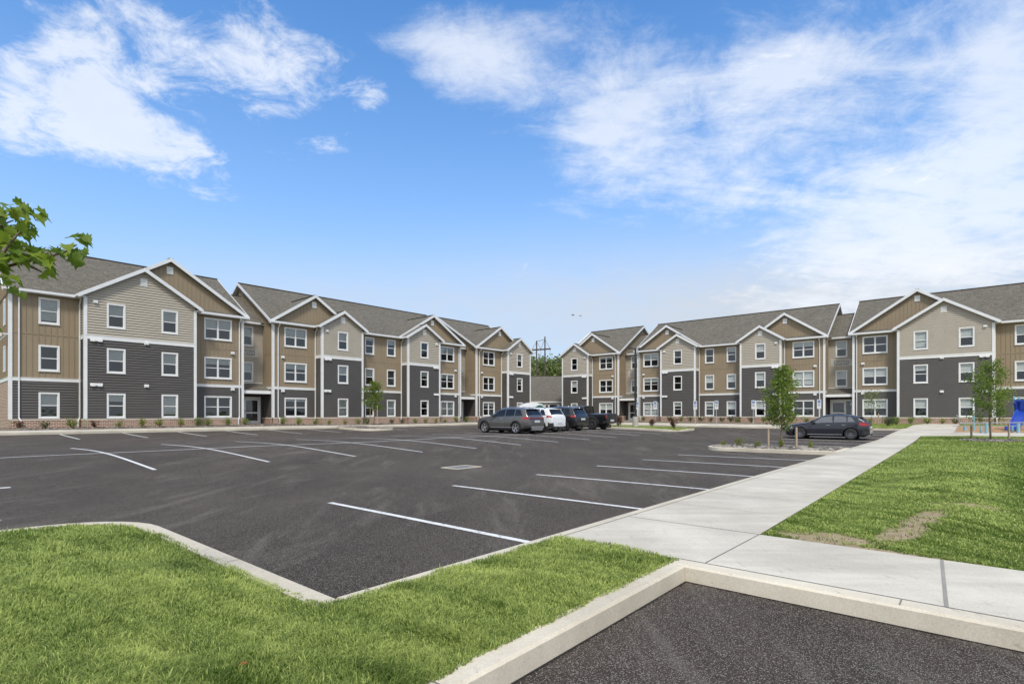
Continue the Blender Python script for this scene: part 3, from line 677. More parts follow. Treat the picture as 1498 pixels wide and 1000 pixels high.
        for q in ((-.62,.62,6.30,6.34),(-.62,.62,5.94,5.98),(-.62,-.58,5.98,6.30),(.58,.62,5.98,6.30)): m.box(wc+q[0],wc+q[1],t+.05,t+.064,q[2],q[3])
        for i,x in enumerate((-.42,-.2,.05,.25,.42)): m.box(wc+x-.05,wc+x-.02,t+.05,t+.062,6.04,6.24); m.box(wc+x-.02,wc+x+.05,t+.05,t+.062,6.2 if i%2 else 6.04,6.24 if i%2 else 6.08)
        B.put(m,'plaque_relief','dark_siding',pl)
        side((sa,t+2),(sa,t),'tan') if False else None
        side((sb,t),(sb,0),'tan'); side((sa,0),(sa,t),'tan')
        # ground floor
        dw=2.0; m=MB(); hd=[(doorx-dw/2-sa,doorx+dw/2-sa,-.02,2.35)]; lap_wall(m,(sa,t),(sb,t),.02,3.2,hd); B.put(m,'lap_siding','dark_siding')
        fr=MB(); x0,x1=doorx-dw/2,doorx+dw/2
        fr.box(x0,x0+.12,t-.05,t+.05,0,2.35); fr.box(x1-.12,x1,t-.05,t+.05,0,2.35); fr.box(x0+.12,x1-.12,t-.05,t+.048,2.2,2.35); fr.box(doorx-.42,doorx-.34,t-.04,t+.04,0,2.2)
        fo=B.put(fr,'door','white_trim'); fr=MB(); a,b=doorx-.34,x1-.12
        fr.box(a,a+.12,t-.03,t+.03,.02,2.18); fr.box(b-.12,b,t-.03,t+.03,.02,2.18); fr.box(a+.12,b-.12,t-.03,t+.03,.02,.3); fr.box(a+.12,b-.12,t-.03,t+.03,.92,1.04); fr.box(a+.12,b-.12,t-.03,t+.03,2.04,2.18)
        B.put(fr,'door_leaf','white_trim',fo); g_=MB(); g_.face([(x0+.12,t-.01,0),(x1-.12,t-.01,0),(x1-.12,t-.01,2.2),(x0+.12,t-.01,2.2)]); B.put(g_,'door_glass','window_pane',fo)
        g_=MB(); g_.box(a+.04,a+.07,t+.03,t+.09,.95,1.25); B.put(g_,'door_handle','galvanized',fo)
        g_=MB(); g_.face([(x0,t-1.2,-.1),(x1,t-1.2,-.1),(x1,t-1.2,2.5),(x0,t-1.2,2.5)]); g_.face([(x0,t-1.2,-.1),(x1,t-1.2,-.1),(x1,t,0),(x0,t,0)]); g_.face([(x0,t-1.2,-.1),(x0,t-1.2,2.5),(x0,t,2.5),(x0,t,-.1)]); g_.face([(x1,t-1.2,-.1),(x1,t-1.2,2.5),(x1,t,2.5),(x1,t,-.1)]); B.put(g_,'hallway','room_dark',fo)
        # porch roof
        m=MB(); roofpoly(m,[(sa+.01,-.25,2.82),(sb-.01,-.25,2.82),(sb-.01,t+.02,3.5),(sa+.01,t+.02,3.5)],(0,0,0),(1,0,0),(0,-1,.4)); pr=B.put(m,'porch_roof','shingle')
        m=MB(); m.box(sa+.01,sb-.01,-.25,-.2,2.58,2.84); m.box(sa+.01,sb-.01,t+.03,-.25,2.58,2.62); m.box(sa+.01,sb-.01,t+.02,t+.06,3.5,3.56); B.put(m,'porch_fascia','white_trim',pr)
        m=MB(); m.box(sa+.35,sa+.45,-1.98,-1.9,1.9,2.1); m.box(sa+.3,sa+.5,-1.9,-1.8,1.75,1.95); B.put(m,'porch_light','white_trim')
        m=MB(); m.box(sa,sb,-4.5,-.6,-.3,.0); B.put(m,'doorstep','concrete_base')
        # connector roof
        m=MB(); zr=ZE+MS*(-1.6-RD); roofpoly(m,[(sa-.4,-1.6,ZE),(sb+.4,-1.6,ZE),(sb+.4,RD,zr),(sa-.4,RD,zr)],(0,-1.6,ZE),(1,0,0),(0,RD+1.6,zr-ZE)); roofpoly(m,[(sa-.4,DEEP,ZE),(sb+.4,DEEP,ZE),(sb+.4,RD,zr),(sa-.4,RD,zr)],(0,-1.6,ZE),(1,0,0),(0,RD-DEEP,zr-ZE)); m.box(sa-.4,sb+.4,RD-.12,RD+.12,zr-.02,zr+.03); B.put(m,'roof','shingle')
        m=MB(); m.box(sa+.37,sb-.37,-1.6,-1.5,ZE-.16,ZE-.01); m.box(sa+.02,sb-.02,-2,-1.6,ZE-.16,ZE-.13); B.put(m,'gutter','white_gutter')
    s=S
    # ---- block A
    sA0=s['a0']; tan(sA0,s['b2'][0],s['w1'],1.05,False); tan(s['b2'][1],s['t3'],[s['w3']],2.03,True)
    if s.get('hidden'): pass
    bay(s['b2'][0],s['b2'][1],s['wb2'],11.09,True); tangable(s['g3'],s['t3']+.4,12.38)
    main_roof(sA0,s['t3'],True,True)
    eave(sA0-.35,s['t3']+.35,skip=[(s['b2'][0]-.4,s['b2'][1]+.4)])
    recess(s['t3'],s['t5'],s['wr'],s['dr'],0)
    # ---- block B
    tan(s['t5'],s['b6'][0],[s['w5']],2.03,True); bay(s['b6'][0],s['b6'][1],[s['wb6']],10.29); tan(s['b6'][1],s['b8'][0],s['w7'],1.05,False); bay(s['b8'][0],s['b8'][1],[s['wb8']],10.24); tan(s['b8'][1],s['t9'],[s['w9']],2.03,True)
    tangable(s['g5'],s['t5']-.4,11.52); tangable(s['g9'],s['t9']+.4,11.6); main_roof(s['t5'],s['t9'],True,True)
    eave(s['t5']-.35,s['t9']+.35,skip=[(s['b6'][0]-.4,s['b6'][1]+.4),(s['b8'][0]-.4,s['b8'][1]+.4)])
    recess(s['t9'],s['t11'],s['wr2'],s['dr2'],0)
    # ---- block C
    tan(s['t11'],s['b12'][0],[s['w11']],2.03,True); bay(s['b12'][0],s['b12'][1],[s['wb12']],10.36); tangable(s['g11'],s['t11']-.4,11.6); main_roof(s['t11'],s['b12'][1],True,True,.35,.05)
    eave(s['t11']-.35,s['b12'][0],skip=[])
    m=MB(); lap_wall(m,(s['b12'][1],T),(s['b12'][1],DEEP),.575,8.62,[]); B.put(m,'lap_siding','dark_siding')
    # corners and spouts
    corner(B,s['t3'],0,side=1); corner(B,s['t5'],0,side=-1); corner(B,s['t9'],0,side=1); corner(B,s['t11'],0,side=-1)
    spout(B,s['t3']-.30,0,side=1); spout(B,s['t5']+.42,0,side=-1); spout(B,s['t9']-.30,0,side=1); spout(B,s['t11']+.42,0,side=-1)
    spout(B,s['b2'][0]-.12,0,side=1,out=.0); spout(B,s['b2'][1]+.14,0,side=-1); spout(B,s['b6'][0]-.12,0,side=1); spout(B,s['b8'][0]-.12,0,side=1); spout(B,s['b12'][0]-.12,0,side=1)
    if end_wall:
        corner(B,sA0,0,side=-1); spout(B,sA0+.42,0,side=-1)
        m=MB(); hh=[(DEEP*-1-3.2,DEEP*-1-2.2,z,z+1.5) for z in (3.7,6.75)]
        board_wall(m,(sA0,DEEP),(sA0,0),3.2,6.0,hh[:1]); board_wall(m,(sA0,DEEP),(sA0,0),6.06,8.66,hh[1:]); B.put(m,'board_siding','tan_siding'); band((sA0,DEEP),(sA0,0),3.0,3.2)
        m=MB(); flat_wall(m,(sA0,DEEP),(sA0,0),-.5,3.0,[],.03,True); B.put(m,'brick_wall','brick')
        for z in (3.65,6.7):
            m=MB(); m.box(sA0-.04,sA0+.02,-3.2,-2.2,z,z+.1); m.box(sA0-.04,sA0+.02,-3.2,-2.2,z+1.59,z+1.69); m.box(sA0-.04,sA0+.02,-3.2,-3.1,z+.1,z+1.59); m.box(sA0-.04,sA0+.02,-2.3,-2.2,z+.1,z+1.59); fo=B.put(m,'window','white_trim')
            m=MB(); m.box(sA0-.02,sA0+.02,-3.1,-2.3,z+.1,z+1.59); B.put(m,'pane','car_glass',fo)
        m=MB(); m.box(sA0-.3,sA0-.0,-.9,-.7,5.9,6.0); m.box(sA0-.42,sA0-.3,-.95,-.65,5.78,5.98); B.put(m,'wall_light','white_trim')
    # vents and lights
    b=s['b2'][0]
    for ds,z,wd in ((.55,8.35,0),(.6,5.83,1),(3.45,5.85,0),(.6,2.85,1),(3.45,2.85,0)): vent(B,b+ds if not s.get('flip2') else s['b2'][1]-ds if False else b+ds,T,z,wd)
    for s_,z in ((s['t3']-.8,5.75),(s['t3']-.8,2.85),(s['t5']+.85,5.75),(s['t5']+.85,2.85),(s['t9']-.8,5.75),(s['t9']-.8,2.85),(s['t11']+.85,5.75),(s['t11']+.85,2.85)): vent(B,s_,0,z)
    for s_,q in ((s['b6'][0],1),(s['b8'][1],-1),(s['b12'][0],1)):
        vent(B,s_+q*.45,T,8.3); vent(B,s_+q*.55,T,5.8,True); vent(B,s_+q*.5,T,2.95,True)
    return root
def frame(th,c,sgn):
    d=Vector((math.sin(th),math.cos(th))); n_=Vector((d.y,-d.x))*sgn; o=n_*c; return d,n_,o
dL,nL,oL=frame(R(42),-45.65,1); dR,nR,oR=frame(R(-49.8),-62.1,-1)
SL=dict(a0=3.9,b2=(7.45,14.03),t3=17.85,t5=20.3,b6=(24.22,28.34),b8=(33.66,37.84),t9=41.84,t11=44.4,b12=(48.79,53.03),w1=[5.78],wb2=[9.14,12.34],w3=15.97,g3=12.63,wr=18.95,dr=19.1,w5=22.3,wb6=26.27,w7=[29.77,32.31],wb8=35.75,w9=39.83,g5=24.0,g9=37.65,wr2=43.1,dr2=43.1,w11=46.45,wb12=50.94,g11=48.36)
k=0
SR=dict(a0=-13,b2=(-1.84,4.78),t3=8.45,t5=10.93,b6=(14.76,18.82),b8=(23.88,28.07),t9=31.63,t11=34.39,b12=(38.39,42.47),w1=[-3.7,-8.0,-11.2],wb2=[-.07,3.10],w3=6.66,g3=3.40,wr=9.75,dr=9.75,w5=12.86,wb6=16.78,w7=[20.11,22.58],wb8=25.95,w9=29.86,g5=14.6,g9=27.7,wr2=33.1,dr2=33.0,w11=36.22,wb12=40.51,g11=38.17)
bl_=build_wing('apartment_building',(oL.x,oL.y,GRADE),math.atan2(dL.y,dL.x),True,SL,'long three storey tan, beige and charcoal apartment building left of the parking lot',True)
br_=build_wing('apartment_building',(oR.x,oR.y,GRADE),math.atan2(dR.y,dR.x),False,SR,'long three storey tan, beige and charcoal apartment building behind the hatchback and playground',False)
def PL(s_,t): p=oL+dL*s_+nL*t; return (p.x,p.y)
def PR(s_,t): p=oR+dR*s_+nR*t; return (p.x,p.y)

# crumbled dark asphalt edge against the near kerbs
def ragged(pts2,w,side,seed):
    r=np.random.default_rng(seed); m=MB(); (a0,b0),(a1,b1)=pts2; L=math.hypot(a1-a0,b1-b0); k=int(L/.025); dx,dy=(a1-a0)/L,(b1-b0)/L; nx,ny=-dy*side,dx*side; ws=w*(.35+.9*r.random(k+1))
    for i in range(k):
        q=[]
        for t_,o_ in ((i,0),(i+1,0),(i+1,ws[i+1]),(i,ws[i])):
            a=a0+dx*t_*L/k+nx*o_; b=b0+dy*t_*L/k+ny*o_; x,y=W(a,b); q.append((x,y,float(Hab(a,b))+.004))
        m.face(q)
    o=m.build('asphalt_edge','tar_edge'); o['kind']='structure'
noisy('tar_edge',(.012,.011,.010),.95,.3,30)
ragged(((-1,2.1),(5.02,2.1)),.022,-1,1); ragged(((5.02,2.1),(5.02,-5)),.024,-1,2); ragged(((2.36,3.9),(14,3.9)),.014,1,3); ragged(((2.36,3.9),(2.36,8.1)),.012,-1,4)
# ------------------------------------------------------------------ vehicles
def interp(tab,x): 
    xs_,zs_=zip(*tab); return np.interp(x,xs_,zs_)
def sub(name,V,Fq,mask,mat,parent,smooth=True,thick=0):
    f=Fq[mask]
    if len(f)==0: return None
    idx,inv=np.unique(f,return_inverse=True); o=npmesh(name,V[idx],inv.reshape(f.shape),mat,parent=parent)
    if smooth: o.data.polygons.foreach_set('use_smooth',[True]*len(o.data.polygons))
    return o
def wheel(parent,x,y,r,rimmat,sgn,spokes=5,dbl=True):
    def Tf(a,b,c): return (x+a, y+sgn*c, r+b)
    m=MB(); w=.115; m.lathe([(r*.66,w),(r*.93,w),(r*.985,w*.8),(r,w*.4),(r,-w*.6),(r*.93,-w),(r*.6,-w)],30,Tf); t=m.build('wheel','rubber',parent,True)
    m=MB(); m.lathe([(r*.655,w*.98),(r*.62,w*.9),(r*.60,w*.1),(r*.10,w*.0)],30,Tf); rm=m.build('rim_barrel','black_metal',t,True)
    m=MB(); m.lathe([(r*.69,w*.99),(r*.69,w*1.04),(r*.62,w*1.0),(r*.61,w*.8)],30,Tf); m.lathe([(0.001,w*.92),(r*.10,w*.92),(r*.15,w*.75),(r*.15,w*.2)],16,Tf)
    for k in range(spokes):
        for dd in ((-.14,.14) if dbl else (0,)):
            a0=2*math.pi*k/spokes+.3; a1=a0+dd; p=Vector((math.cos(a0)*r*.1,math.sin(a0)*r*.1)); q=Vector((math.cos(a1)*r*.64,math.sin(a1)*r*.64))
            m.bar(Tf(p.x,p.y,w*.78),Tf(q.x,q.y,w*.90),r*(.085 if dbl else .15),.03,Vector((0,1,0)))
    m.build('rim',rimmat,t)
def car(name,label,cat,sp,loc,rz,paintm,rimm):
    L,Wd=sp['L'],sp['W']; fo,wb,wr_=sp['fo'],sp['wb'],sp['wr']; root=empty(name,loc,rz); tag(root,label,cat)
    xs_=np.unique(np.concatenate([np.linspace(0,.35,14),np.linspace(.35,L-.55,104),np.linspace(L-.55,L,34)])); n=len(xs_)
    top=interp(sp['top'],xs_); belt=interp(sp['belt'],xs_); hw=interp(sp['hw'],xs_)*Wd/2; low=interp(sp['low'],xs_)
    ker=np.array([.25,.5,.25]); 
    for arr in (hw,): arr[1:-1]=np.convolve(arr,ker,'valid')
    belt=np.minimum(belt,top-.05); gh=top-belt; wt_=.965*hw-sp.get('tumble',.36)*np.maximum(gh-.05,0); rows=[]; reg=[]
    def add(y,z,r_): rows.append((y,z)); reg.append(r_)
    add(0*hw,low,'b'); add(.5*hw,low,'b'); add(.86*hw,low,'b')
    for t_ in np.linspace(0,1,15):
        z=low+.02+(belt-low-.02)*t_; bul=np.interp(t_,[0,.08,.25,.55,.8,.92,1],[.93,.975,.99,1.0,.992,.985,.965]); add(hw*bul,z,'l')
    for t_ in np.linspace(0,1,11)[1:]:
        z=belt+(top-.055-belt)*t_; y=.965*hw+(wt_-.965*hw)*t_+.012*math.sin(math.pi*t_); add(y,z,'u')
    for y_,z_ in ((.975,.035),(.93,.014),(.8,.0),(.6,-.012),(.4,-.02),(.2,-.025),(0,-.027)): add(wt_*y_,top-z_-(.027 if z_>0 else 0)+0*hw,'t')
    Yr=np.array([r_[0]*np.ones(n) for r_ in rows]); Zr=np.array([r_[1]*np.ones(n) for r_ in rows]); k=len(rows)
    Vh=np.stack([np.broadcast_to(xs_,(k,n)),Yr,Zr],-1); V=np.concatenate([Vh.reshape(-1,3),(Vh*np.array([1,-1,1])).reshape(-1,3)])
    I,J=np.meshgrid(range(k-1),range(n-1),indexing='ij'); q=np.stack([I*n+J,I*n+J+1,(I+1)*n+J+1,(I+1)*n+J],-1).reshape(-1,4); q2=q[:,::-1]+k*n; Fq=np.concatenate([q,q2]); V=V-np.array([L/2,0,0])
    rg=np.array(reg)[np.concatenate([I.ravel(),I.ravel()])+1]; cen=V[Fq].mean(1)+np.array([L/2,0,0]); x,y,z=cen.T; ay=abs(y)
    wf,wrr=fo,fo+wb; dw=np.minimum(np.hypot(x-wf,z-wr_),np.hypot(x-wrr,z-wr_)); ra=wr_+.055
    well=(dw<ra)&(ay>.3)&((rg=='l')|(rg=='b'))
    bt=np.interp(x,xs_,belt); tp=np.interp(x,xs_,top); lw=np.interp(x,xs_,low); hwx=np.interp(x,xs_,hw); fr_=(z-bt)/np.maximum(tp-bt,.01)
    lab=np.full(len(x),'paint',dtype=object)
    lab[(dw<ra+sp.get('flare',.07))&(rg=='l')]=sp.get('flaremat','clad'); lab[(z<lw+sp.get('sill',.14))&(rg=='l')]='clad'
    sg=(rg=='u')&(fr_>.06)&(fr_<.80)
    win=np.zeros(len(x),bool)
    for (xa,xb,xc,xd) in sp['win']:  # bottom front, bottom rear, top rear, top front
        t_=np.clip((fr_-.06)/.74,0,1); win|=sg&(x>xa+(xd-xa)*t_)&(x<xb+(xc-xb)*t_)
    lab[win]='glass'; xa,xb=sp['ws']; lab[((rg=='t')|((rg=='u')&(fr_>.95)))&(x>xa)&(x<xb)&(ay<np.interp(x,xs_,wt_)*.93)]='wind'
    xa,xb=sp['rg']; lab[(rg=='t')&(x>xa)&(x<xb)&(ay<np.interp(x,xs_,wt_)*.9)]='rear'
    for (xa,za,zb,ya) in sp['tail']: lab[(x>xa)&(z>za)&(z<zb)&(ay>ya)&(rg!='t')]='tail'
    for (xa,za,zb,ya) in sp['head']: lab[(x<xa)&(z>za)&(z<zb)&(ay>ya)]='head'
    lab[(x>L-.35)&(z<sp.get('rb',.62))&(rg=='l')&(lab=='paint')]=sp.get('rbm','clad')
    keep=~well
    for nm,lb,mt in (('body','paint',paintm),('bumper_cladding','clad','cladding'),('side_window','glass',sp.get('glassm','car_glass_tinted')),('windscreen','wind','car_glass_tinted'),('rear_window','rear','car_glass_tinted'),('tail_lamp','tail','tail_red'),('headlight','head','chrome')):
        if nm in ('side_window','tail_lamp','headlight'):
            for sgy in (y>0,y<=0): sub(nm,V,Fq,keep&(lab==lb)&sgy,mt,root)
        else: sub(nm,V,Fq,keep&(lab==lb),mt,root)
    # end caps
    for j,nm in ((0,'front_grille'),(n-1,'tailgate_panel')):
        m=MB(); pts=[(xs_[j]-L/2,Yr[i,j],Zr[i,j]) for i in range(k)]+[(xs_[j]-L/2,-Yr[i,j],Zr[i,j]) for i in range(k-1,0,-1)]; m.face(pts); m.build(nm,'cladding' if j==0 else paintm,root)
    m=MB()
    for sgn in (-1,1):
        for wx in (wf,wrr):
            rr=ra+.02; pr=[]
            for i in range(13):
                a=math.pi*(-.12+1.24*i/12); pr.append((wx-L/2+rr*math.cos(a),wr_+rr*math.sin(a)))
            for (x0,z0),(x1,z1) in zip(pr[:-1],pr[1:]): m.face([(x0,sgn*Wd*.485,z0),(x1,sgn*Wd*.485,z1),(x1,sgn*.35,z1),(x0,sgn*.35,z0)])
            m.face([(p[0],sgn*.36,p[1]) for p in pr])
    m.box(-L/2+.3,L/2-.3,-.36,.36,.16,.4); m.build('wheel_well','black_metal',root)
    for wx in (wf,wrr):
        for sgn in (-1,1): wheel(root,wx-L/2,sgn*(Wd/2-.13),wr_,rimm,sgn,sp.get('sp',5),sp.get('dbl',True))
    X=lambda v: v-L/2
    hb=lambda v: float(np.interp(v,xs_,belt)); hy=lambda v: float(np.interp(v,xs_,hw)); zt=lambda v: float(np.interp(v,xs_,top)); wy=lambda v: float(np.interp(v,xs_,wt_))
    for sgn in (-1,1):
        m=MB(); mx_=sp['mir']; yb=hy(mx_); m.box(X(mx_)-.08,X(mx_)+.10,min(sgn*(yb+.02),sgn*(yb+.2)),max(sgn*(yb+.02),sgn*(yb+.2)),hb(mx_)+.02,hb(mx_)+.17); m.box(X(mx_),X(mx_)+.05,min(sgn*(yb-.08),sgn*(yb+.04)),max(sgn*(yb-.08),sgn*(yb+.04)),hb(mx_)+.0,hb(mx_)+.06); m.build('wing_mirror',paintm,root)
        for dx in sp['handles']:
            m=MB(); yy=hy(dx)*.99; m.box(X(dx)-.1,X(dx)+.1,min(sgn*(yy-.01),sgn*(yy+.03)),max(sgn*(yy-.01),sgn*(yy+.03)),hb(dx)-.14,hb(dx)-.11); m.build('door_handle','chrome' if sp.get('ch') else paintm,root)
        m=MB()     # shut lines
        for dx in sp['doors']:
            zz=np.linspace(.32,hb(dx)-.01,8)
            for za,zb in zip(zz[:-1],zz[1:]):
                ys=[]; 
                for z_ in (za,zb): ys.append(float(np.interp(z_,Zr[:,np.argmin(abs(xs_-dx))][3:18],Yr[:,np.argmin(abs(xs_-dx))][3:18]))+.003)
                m.face([(X(dx)-.006,sgn*ys[0],za),(X(dx)+.006,sgn*ys[0],za),(X(dx)+.006,sgn*ys[1],zb),(X(dx)-.006,sgn*ys[1],zb)])
        m.build('door_seam','black_metal',root)
        if sp.get('rails'):
            a,b=sp['rails']; m=MB(); pts=[(X(v),sgn*(wy(v)*.93),zt(v)+dz) for v,dz in ((a,-.01),(a+.12,.045),((a+b)/2,.05),(b-.15,.045),(b,-.01))]; m.tube(pts,.017,6); m.build('roof_rail','chrome' if sp.get('ch') else 'black_metal',root,True)
        if sp.get('strip'):
            a,b,zs=sp['strip']; m=MB(); m.bar((X(a),sgn*(hy(a)*.985+.006),zs),(X((a+b)/2),sgn*(hy((a+b)/2)*.99+.008),zs),.02,.035); m.bar((X((a+b)/2),sgn*(hy((a+b)/2)*.99+.008),zs),(X(b),sgn*(hy(b)*.985+.006),zs+.01),.02,.035); m.build('side_strip','chrome',root)
    m=MB(); pz=sp['plate']; m.box(L/2-.03+sp.get('px',0),L/2+.012+sp.get('px',0),-.26+sp.get('py',0),.26+sp.get('py',0),pz-.07,pz+.07); m.build('licence_plate','plate',root)
    
    for e0 in (-.5,.36): m=MB(); m.box(L/2-.12,L/2-.0,e0,e0+.14,.25,.31); m.build('exhaust_pipe','chrome',root)
    if sp.get('diff'): m=MB(); m.box(L/2-.10,L/2+.03,-.62,.62,.36,.50); m.box(L/2-.08,L/2+.04,-.5,.5,.24,.34); m.build('rear_skid_plate','rim_silver',root)
    if sp.get('spoiler'): m=MB(); v=sp['spoiler']; m.box(X(v)-.05,X(v)+.20,-wy(v)*.88,wy(v)*.88,zt(v)-.035,zt(v)-.005); m.build('spoiler',paintm,root)
    if sp.get('bar'): m=MB(); m.box(L/2-.10,L/2+.008,-.7,.7,sp['bar']-.02,sp['bar']+.02); m.build('light_bar','tail_red',root)
    return root
suv=dict(L=4.77,W=1.9,fo=.93,wb=2.765,wr=.375,top=[(0,.60),(.04,.82),(.15,.95),(.5,1.05),(1.25,1.13),(1.4,1.19),(2.15,1.60),(2.6,1.685),(3.2,1.70),(3.9,1.665),(4.32,1.60),(4.6,1.17),(4.69,1.06),(4.745,.86),(4.77,.60)],belt=[(0,.6),(.3,.9),(1.3,1.04),(4.2,1.12),(4.77,1.0)],
 hw=[(0,.62),(.08,.78),(.3,.93),(.8,1.0),(4.0,1.0),(4.45,.96),(4.68,.87),(4.77,.74)],low=[(0,.38),(.25,.26),(.7,.23),(4.1,.23),(4.5,.34),(4.77,.40)],win=[(1.52,2.72,2.70,2.05),(2.80,3.55,3.55,2.78),(3.62,4.28,3.98,3.62)],ws=(1.42,2.12),rg=(4.36,4.58),tail=[(4.28,.93,1.09,.40)],head=[(.4,.72,.86,.45)],mir=1.75,handles=(2.5,3.35),doors=(1.45,2.76,3.62),rails=(2.15,4.1),ch=True,strip=(1.5,3.4,.40),plate=.80,diff=True,spoiler=4.26,rb=.58,bar=1.02,sp=5)
wsuv=dict(suv,L=4.62,W=1.86,fo=.92,wb=2.72,wr=.36,top=[(0,.60),(.05,.86),(.2,.98),(1.2,1.12),(1.35,1.17),(2.05,1.58),(2.5,1.665),(3.1,1.68),(3.8,1.65),(4.2,1.59),(4.46,1.20),(4.55,1.08),(4.6,.86),(4.62,.60)],hw=[(0,.62),(.08,.8),(.3,.93),(.8,1.0),(3.9,1.0),(4.3,.96),(4.54,.87),(4.62,.74)],low=[(0,.38),(.25,.27),(.7,.24),(4.0,.24),(4.35,.36),(4.62,.42)],win=[(1.5,2.65,2.63,2.0),(2.72,3.5,3.5,2.72),(3.56,4.1,3.85,3.56)],rg=(4.22,4.45),tail=[(4.15,1.02,1.15,.5)],strip=None,plate=.62,rb=.66,diff=False,spoiler=4.12,bar=None,rails=(2.1,3.9),ch=False,doors=(1.42,2.68,3.55))
gsuv=dict(suv,L=4.82,W=1.94,fo=.9,wb=2.915,wr=.385,top=[(0,.62),(.04,.9),(.12,1.04),(1.3,1.16),(1.45,1.21),(2.15,1.64),(2.6,1.74),(3.2,1.76),(4.0,1.72),(4.4,1.64),(4.66,1.2),(4.74,1.08),(4.80,.9),(4.82,.62)],hw=[(0,.74),(.06,.86),(.25,.95),(.8,1.0),(4.2,1.0),(4.5,.97),(4.74,.9),(4.82,.8)],low=[(0,.38),(.25,.27),(4.2,.27),(4.55,.38),(4.82,.44)],win=[(1.6,2.8,2.78,2.1),(2.88,3.65,3.65,2.88),(3.72,4.35,4.1,3.72)],rg=(4.44,4.64),tail=[(4.35,1.0,1.13,.45)],strip=None,plate=.86,rb=.55,rbm='paint',spoiler=4.32,bar=None,flaremat='paint',sill=.08,diff=False,doors=(1.55,2.84,3.7))
truck=dict(suv,L=5.54,W=1.88,fo=.78,wb=3.49,wr=.42,tumble=.14,top=[(0,.75),(.03,1.12),(.15,1.17),(1.5,1.24),(1.58,1.28),(1.92,1.78),(2.1,1.83),(3.35,1.85),(3.42,1.83),(3.50,1.27),(3.52,1.25),(5.50,1.25),(5.53,1.2),(5.54,.7)],belt=[(0,.8),(.3,1.08),(5.54,1.18)],hw=[(0,.82),(.1,.86),(1.2,.88),(1.6,.90),(5.45,.90),(5.54,.88)],low=[(0,.52),(.3,.42),(5.2,.44),(5.54,.52)],win=[(1.72,2.48,2.46,1.95),(2.56,3.36,3.34,2.56)],ws=(1.60,1.9),rg=(3.43,3.49),tail=[(5.46,.92,1.12,.6)],head=[(.2,.85,1.05,.4)],mir=1.85,handles=(2.35,3.25),doors=(1.65,2.52,3.42,3.56),rails=None,strip=None,plate=.72,rb=.66,spoiler=None,bar=None,flare=.15,sill=.08,sp=8,dbl=False,diff=False,py=.0)
hatch=dict(suv,glassm='car_glass',L=4.46,W=1.78,fo=.88,wb=2.67,wr=.335,tumble=.42,top=[(0,.52),(.04,.68),(.2,.80),(.6,.90),(1.15,.98),(1.3,1.03),(2.1,1.40),(2.5,1.47),(2.9,1.475),(3.5,1.43),(3.95,1.335),(4.3,1.06),(4.37,.98),(4.43,.8),(4.46,.55)],belt=[(0,.5),(.3,.75),(1.2,.92),(3.2,.985),(3.9,1.03),(4.46,.95)],hw=[(0,.55),(.08,.74),(.3,.9),(.8,.99),(1.5,1.0),(3.9,1.0),(4.2,.95),(4.38,.84),(4.46,.7)],low=[(0,.24),(.25,.17),(4.0,.17),(4.25,.24),(4.46,.34)],win=[(1.45,2.62,2.60,2.0),(2.70,3.35,3.30,2.70),(3.40,3.78,3.55,3.40)],ws=(1.32,2.06),rg=(3.98,4.28),tail=[(3.98,.84,.99,.52)],head=[(.45,.60,.72,.4)],mir=1.6,handles=(2.4,3.2),doors=(1.4,2.66,3.45),rails=None,strip=(1.3,3.1,.29),plate=.72,rb=.42,spoiler=3.92,bar=None,flaremat='paint',sill=.05,sp=10,dbl=False,diff=False)
rz_rear=math.atan2(-sT,cT)
def park(px,b_w,sp,name,label,cat,pm,rm,da=0):
    """near-side rear wheel at photo column px on the line b=b_w"""
    u=(px-CX)/F; Y=b_w/(sT-cT*u); a=sT*u*Y+cT*Y+sp['W']/2-.05+da; ro=sp['L']-sp['fo']-sp['wb']; bc=b_w-ro+sp['L']/2; x,y=W(a,bc)
    z=float((Hab(a,bc+1.4)+Hab(a,bc-1.4))/2)
    return car(name,label,cat,sp,(x,y,z),rz_rear,pm,rm)
park(754.5,22.4,suv,'parked_car','grey SUV with chrome roof rails and a red light bar, first of the parked row','SUV','paint_grey','rim_silver')
park(790.6,22.3,wsuv,'parked_car','white SUV parked between the grey SUV and the black one','SUV','paint_white','rim_silver')
park(825.8,22.3,gsuv,'parked_car','black SUV with roof rails parked between the white SUV and the pickup','SUV','paint_black','rim_dark')
park(865.9,22.3,truck,'pickup_truck','black pickup truck with flared arches and chunky tyres at the end of the row','pickup truck','paint_jet','rim_dark')
park(1244.5,5.35,hatch,'parked_car','dark blue grey hatchback parked alone behind the rock filled island','hatchback','paint_navy','rim_dark')
# white domed trailer behind the grey SUV
tx,ty=at(777,600,46)[:2]; tz=float(Hxy(tx,ty))
t=empty('camper_trailer',(tx,ty,tz),R(8)); t.scale=(1.05,1,1.3); tag(t,'white rounded camper top with a dark green wheel arch showing above the grey SUV','camper')
m=MB(); prof=[(-1.25,.5),(-1.28,1.15),(-1.15,1.38),(-.85,1.58),(-.4,1.68),(.3,1.68),(.75,1.58),(1.0,1.36),(1.12,1.05),(1.15,.5)]
for (x0,z0),(x1,z1) in zip(prof[:-1],prof[1:]): m.face([(x0,-.9,z0),(x1,-.9,z1),(x1,.9,z1),(x0,.9,z0)])
m.face([(x,-.9,z) for x,z in prof]); m.face([(x,.9,z) for x,z in prof]); m.build('shell','paint_white',t)
m=MB(); m.box(-1.27,.6,-.915,-.9,1.2,1.27); m.build('trim_strip','black_metal',t)
m=MB(); pts=[(.55+.36*math.cos(R(a)),-.93,1.12+.36*math.sin(R(a))) for a in range(0,181,18)]; m.tube(pts,.07,6); m.build('round_arch','green_accent',t)
